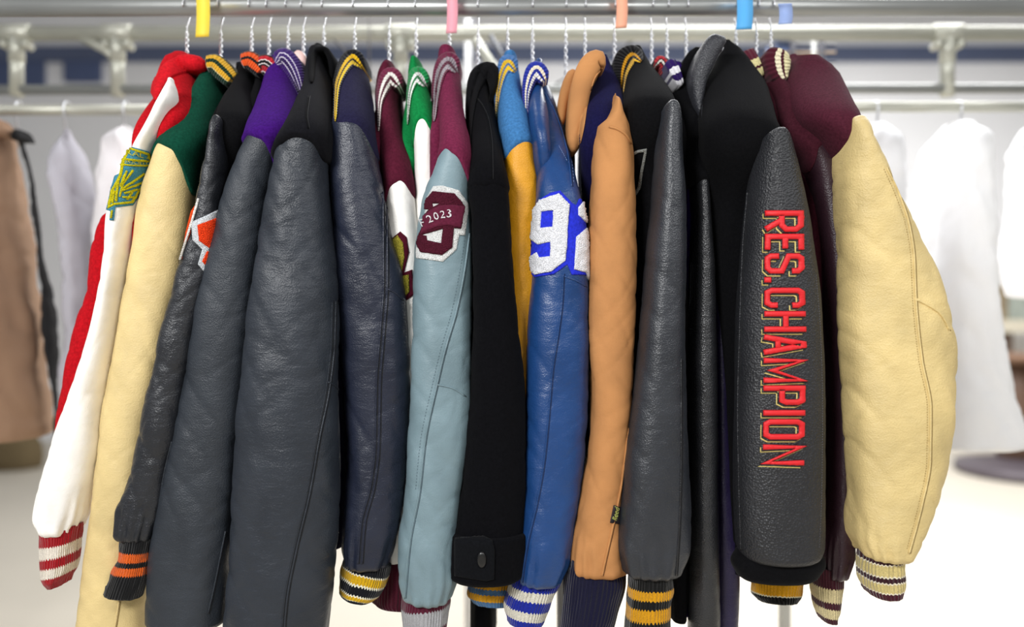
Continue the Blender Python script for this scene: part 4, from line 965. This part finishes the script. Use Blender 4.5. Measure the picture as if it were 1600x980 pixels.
# right: white garments, work table, pedestal
GR_ = 'white garments at the right'
garment('white_gown', [(196, 1478, 1516), (225, 1440, 1545), (300, 1424, 1550), (430, 1418, 1546), (560, 1414, 1570), (690, 1404, 1594)], 1.86, .14, plain('fbfbfc', .9, 0, .03, 6, 'cloth'), 'long white gown flaring out to the right of the tan sleeve', 'gown', GR_, seed=41)
garment('white_gown', [(200, 1600, 1640), (240, 1572, 1680), (340, 1568, 1700), (400, 1562, 1700), (460, 1575, 1700)], 1.88, .12, plain('f4f4f6', .9, 0, .05, 6, 'cloth'), 'shorter white garment cut off by the right edge', 'gown', GR_, seed=42)
garment('white_gown', [(200, 1350, 1385), (230, 1330, 1408), (350, 1330, 1410), (600, 1326, 1404)], 1.88, .12, plain('f6f6f8', .9, 0, .05, 6, 'cloth'), 'white garment seen just behind the tan sleeved jacket', 'gown', GR_, seed=43)
rr = empty('clothes_rail', (W(1550, 0, Yr)[0], Yr, 0), 'thin pale rail holding the white garments at right', 'clothes rail')
a = W(1222, 167, Yr); b = W(1800, 167, Yr); mb = MB(); mb.tube([(a[0], Yr, a[2]), (b[0], Yr, b[2])], .014, 10); mb.obj('rail', PIPE, rr)
for px in (1226, 1790): x = W(px, 0, Yr)[0]; mb = MB(); mb.tube([(x, Yr, 0), (x, Yr, a[2])], .016, 10); mb.obj('post', plain('b8bab8', .4, .4, .03, 4, 'steel'), rr)
Yt = 6.7; tb = empty('work_table', tuple(W(1640, 600, Yt) * np.array([1, 1, 0])), 'cream-topped work table at the right edge behind the gown', 'table')
a = W(1540, 500, Yt); b = W(1800, 520, Yt); mb = MB(); mb.box((a[0], Yt, b[2]), (b[0], Yt + .6, a[2])); mb.obj('tabletop', plain('d8d0bc', .5, 0, .05, 5, 'laminate'), tb, False)
for px in (1582, 1780):
    for dy in (.05, .5): x = W(px, 0, Yt)[0]; mb = MB(); mb.box((x - .035, Yt + dy, 0), (x + .035, Yt + dy + .06, b[2])); mb.obj('leg', plain('5a4638', .6, 0, .1, 5, 'wood'), tb, False)
for k, (px, y0, wd, col, lb) in enumerate(((1562, 440, 34, '8e7f66', 'brown storage bin on the work table, nearest the gown'), (1600, 425, 26, '9ca39a', 'grey-green storage bin on the work table'))):
    a = W(px - wd, y0, Yt + .1); b = W(px + wd * .4, 500, Yt + .1); mb = MB(); z0 = W(0, 500, Yt)[2]
    mb.box((a[0], Yt + .1, z0), (b[0], Yt + .35, a[2])); mb.box((a[0] - .01, Yt + .09, a[2] - .02), (b[0] + .01, Yt + .36, a[2] + .005))
    props(mb.obj('storage_bin', plain(col, .7, 0, .2, 12, 'cardboard'), None, False), lb, 'bin', 'bins on the work table')
# dark round pedestal base
Yp = 6.0; ps = empty('pedestal_table', tuple(W(1592, 740, Yp) * np.array([1, 1, 0])), 'brown pedestal on a round dark base at the right edge', 'pedestal')
cx_ = W(1592, 0, Yp)[0]; TH = np.linspace(0, 2 * math.pi, 40, endpoint=False)
G = [[(cx_ + r * math.cos(t), Yp + r * math.sin(t), z) for t in TH] for r, z in ((.43, .0), (.45, .02), (.44, .07), (.30, .10), (.16, .13))]
mb = MB(); mb.grid(G); mb.obj('base', plain('5c545a', .5, .2, .05, 6, 'dark_metal'), ps)
G = [[(cx_ + r * math.cos(t), Yp + r * math.sin(t), z) for t in TH] for r, z in ((.16, .12), (.13, .25), (.10, .6), (.09, .88))]
mb = MB(); mb.grid(G); mb.obj('column', plain('5f4738', .6, 0, .05, 6, 'wood'), ps)
G = [[(cx_ + r * math.cos(t), Yp + r * math.sin(t), z) for t in TH] for r, z in ((.1, .86), (.22, .88), (.24, .9), (.24, .93), (.22, .94))]
mb = MB(); mb.grid(G); mb.obj('top', plain('7a5c48', .6, 0, .05, 6, 'wood'), ps)
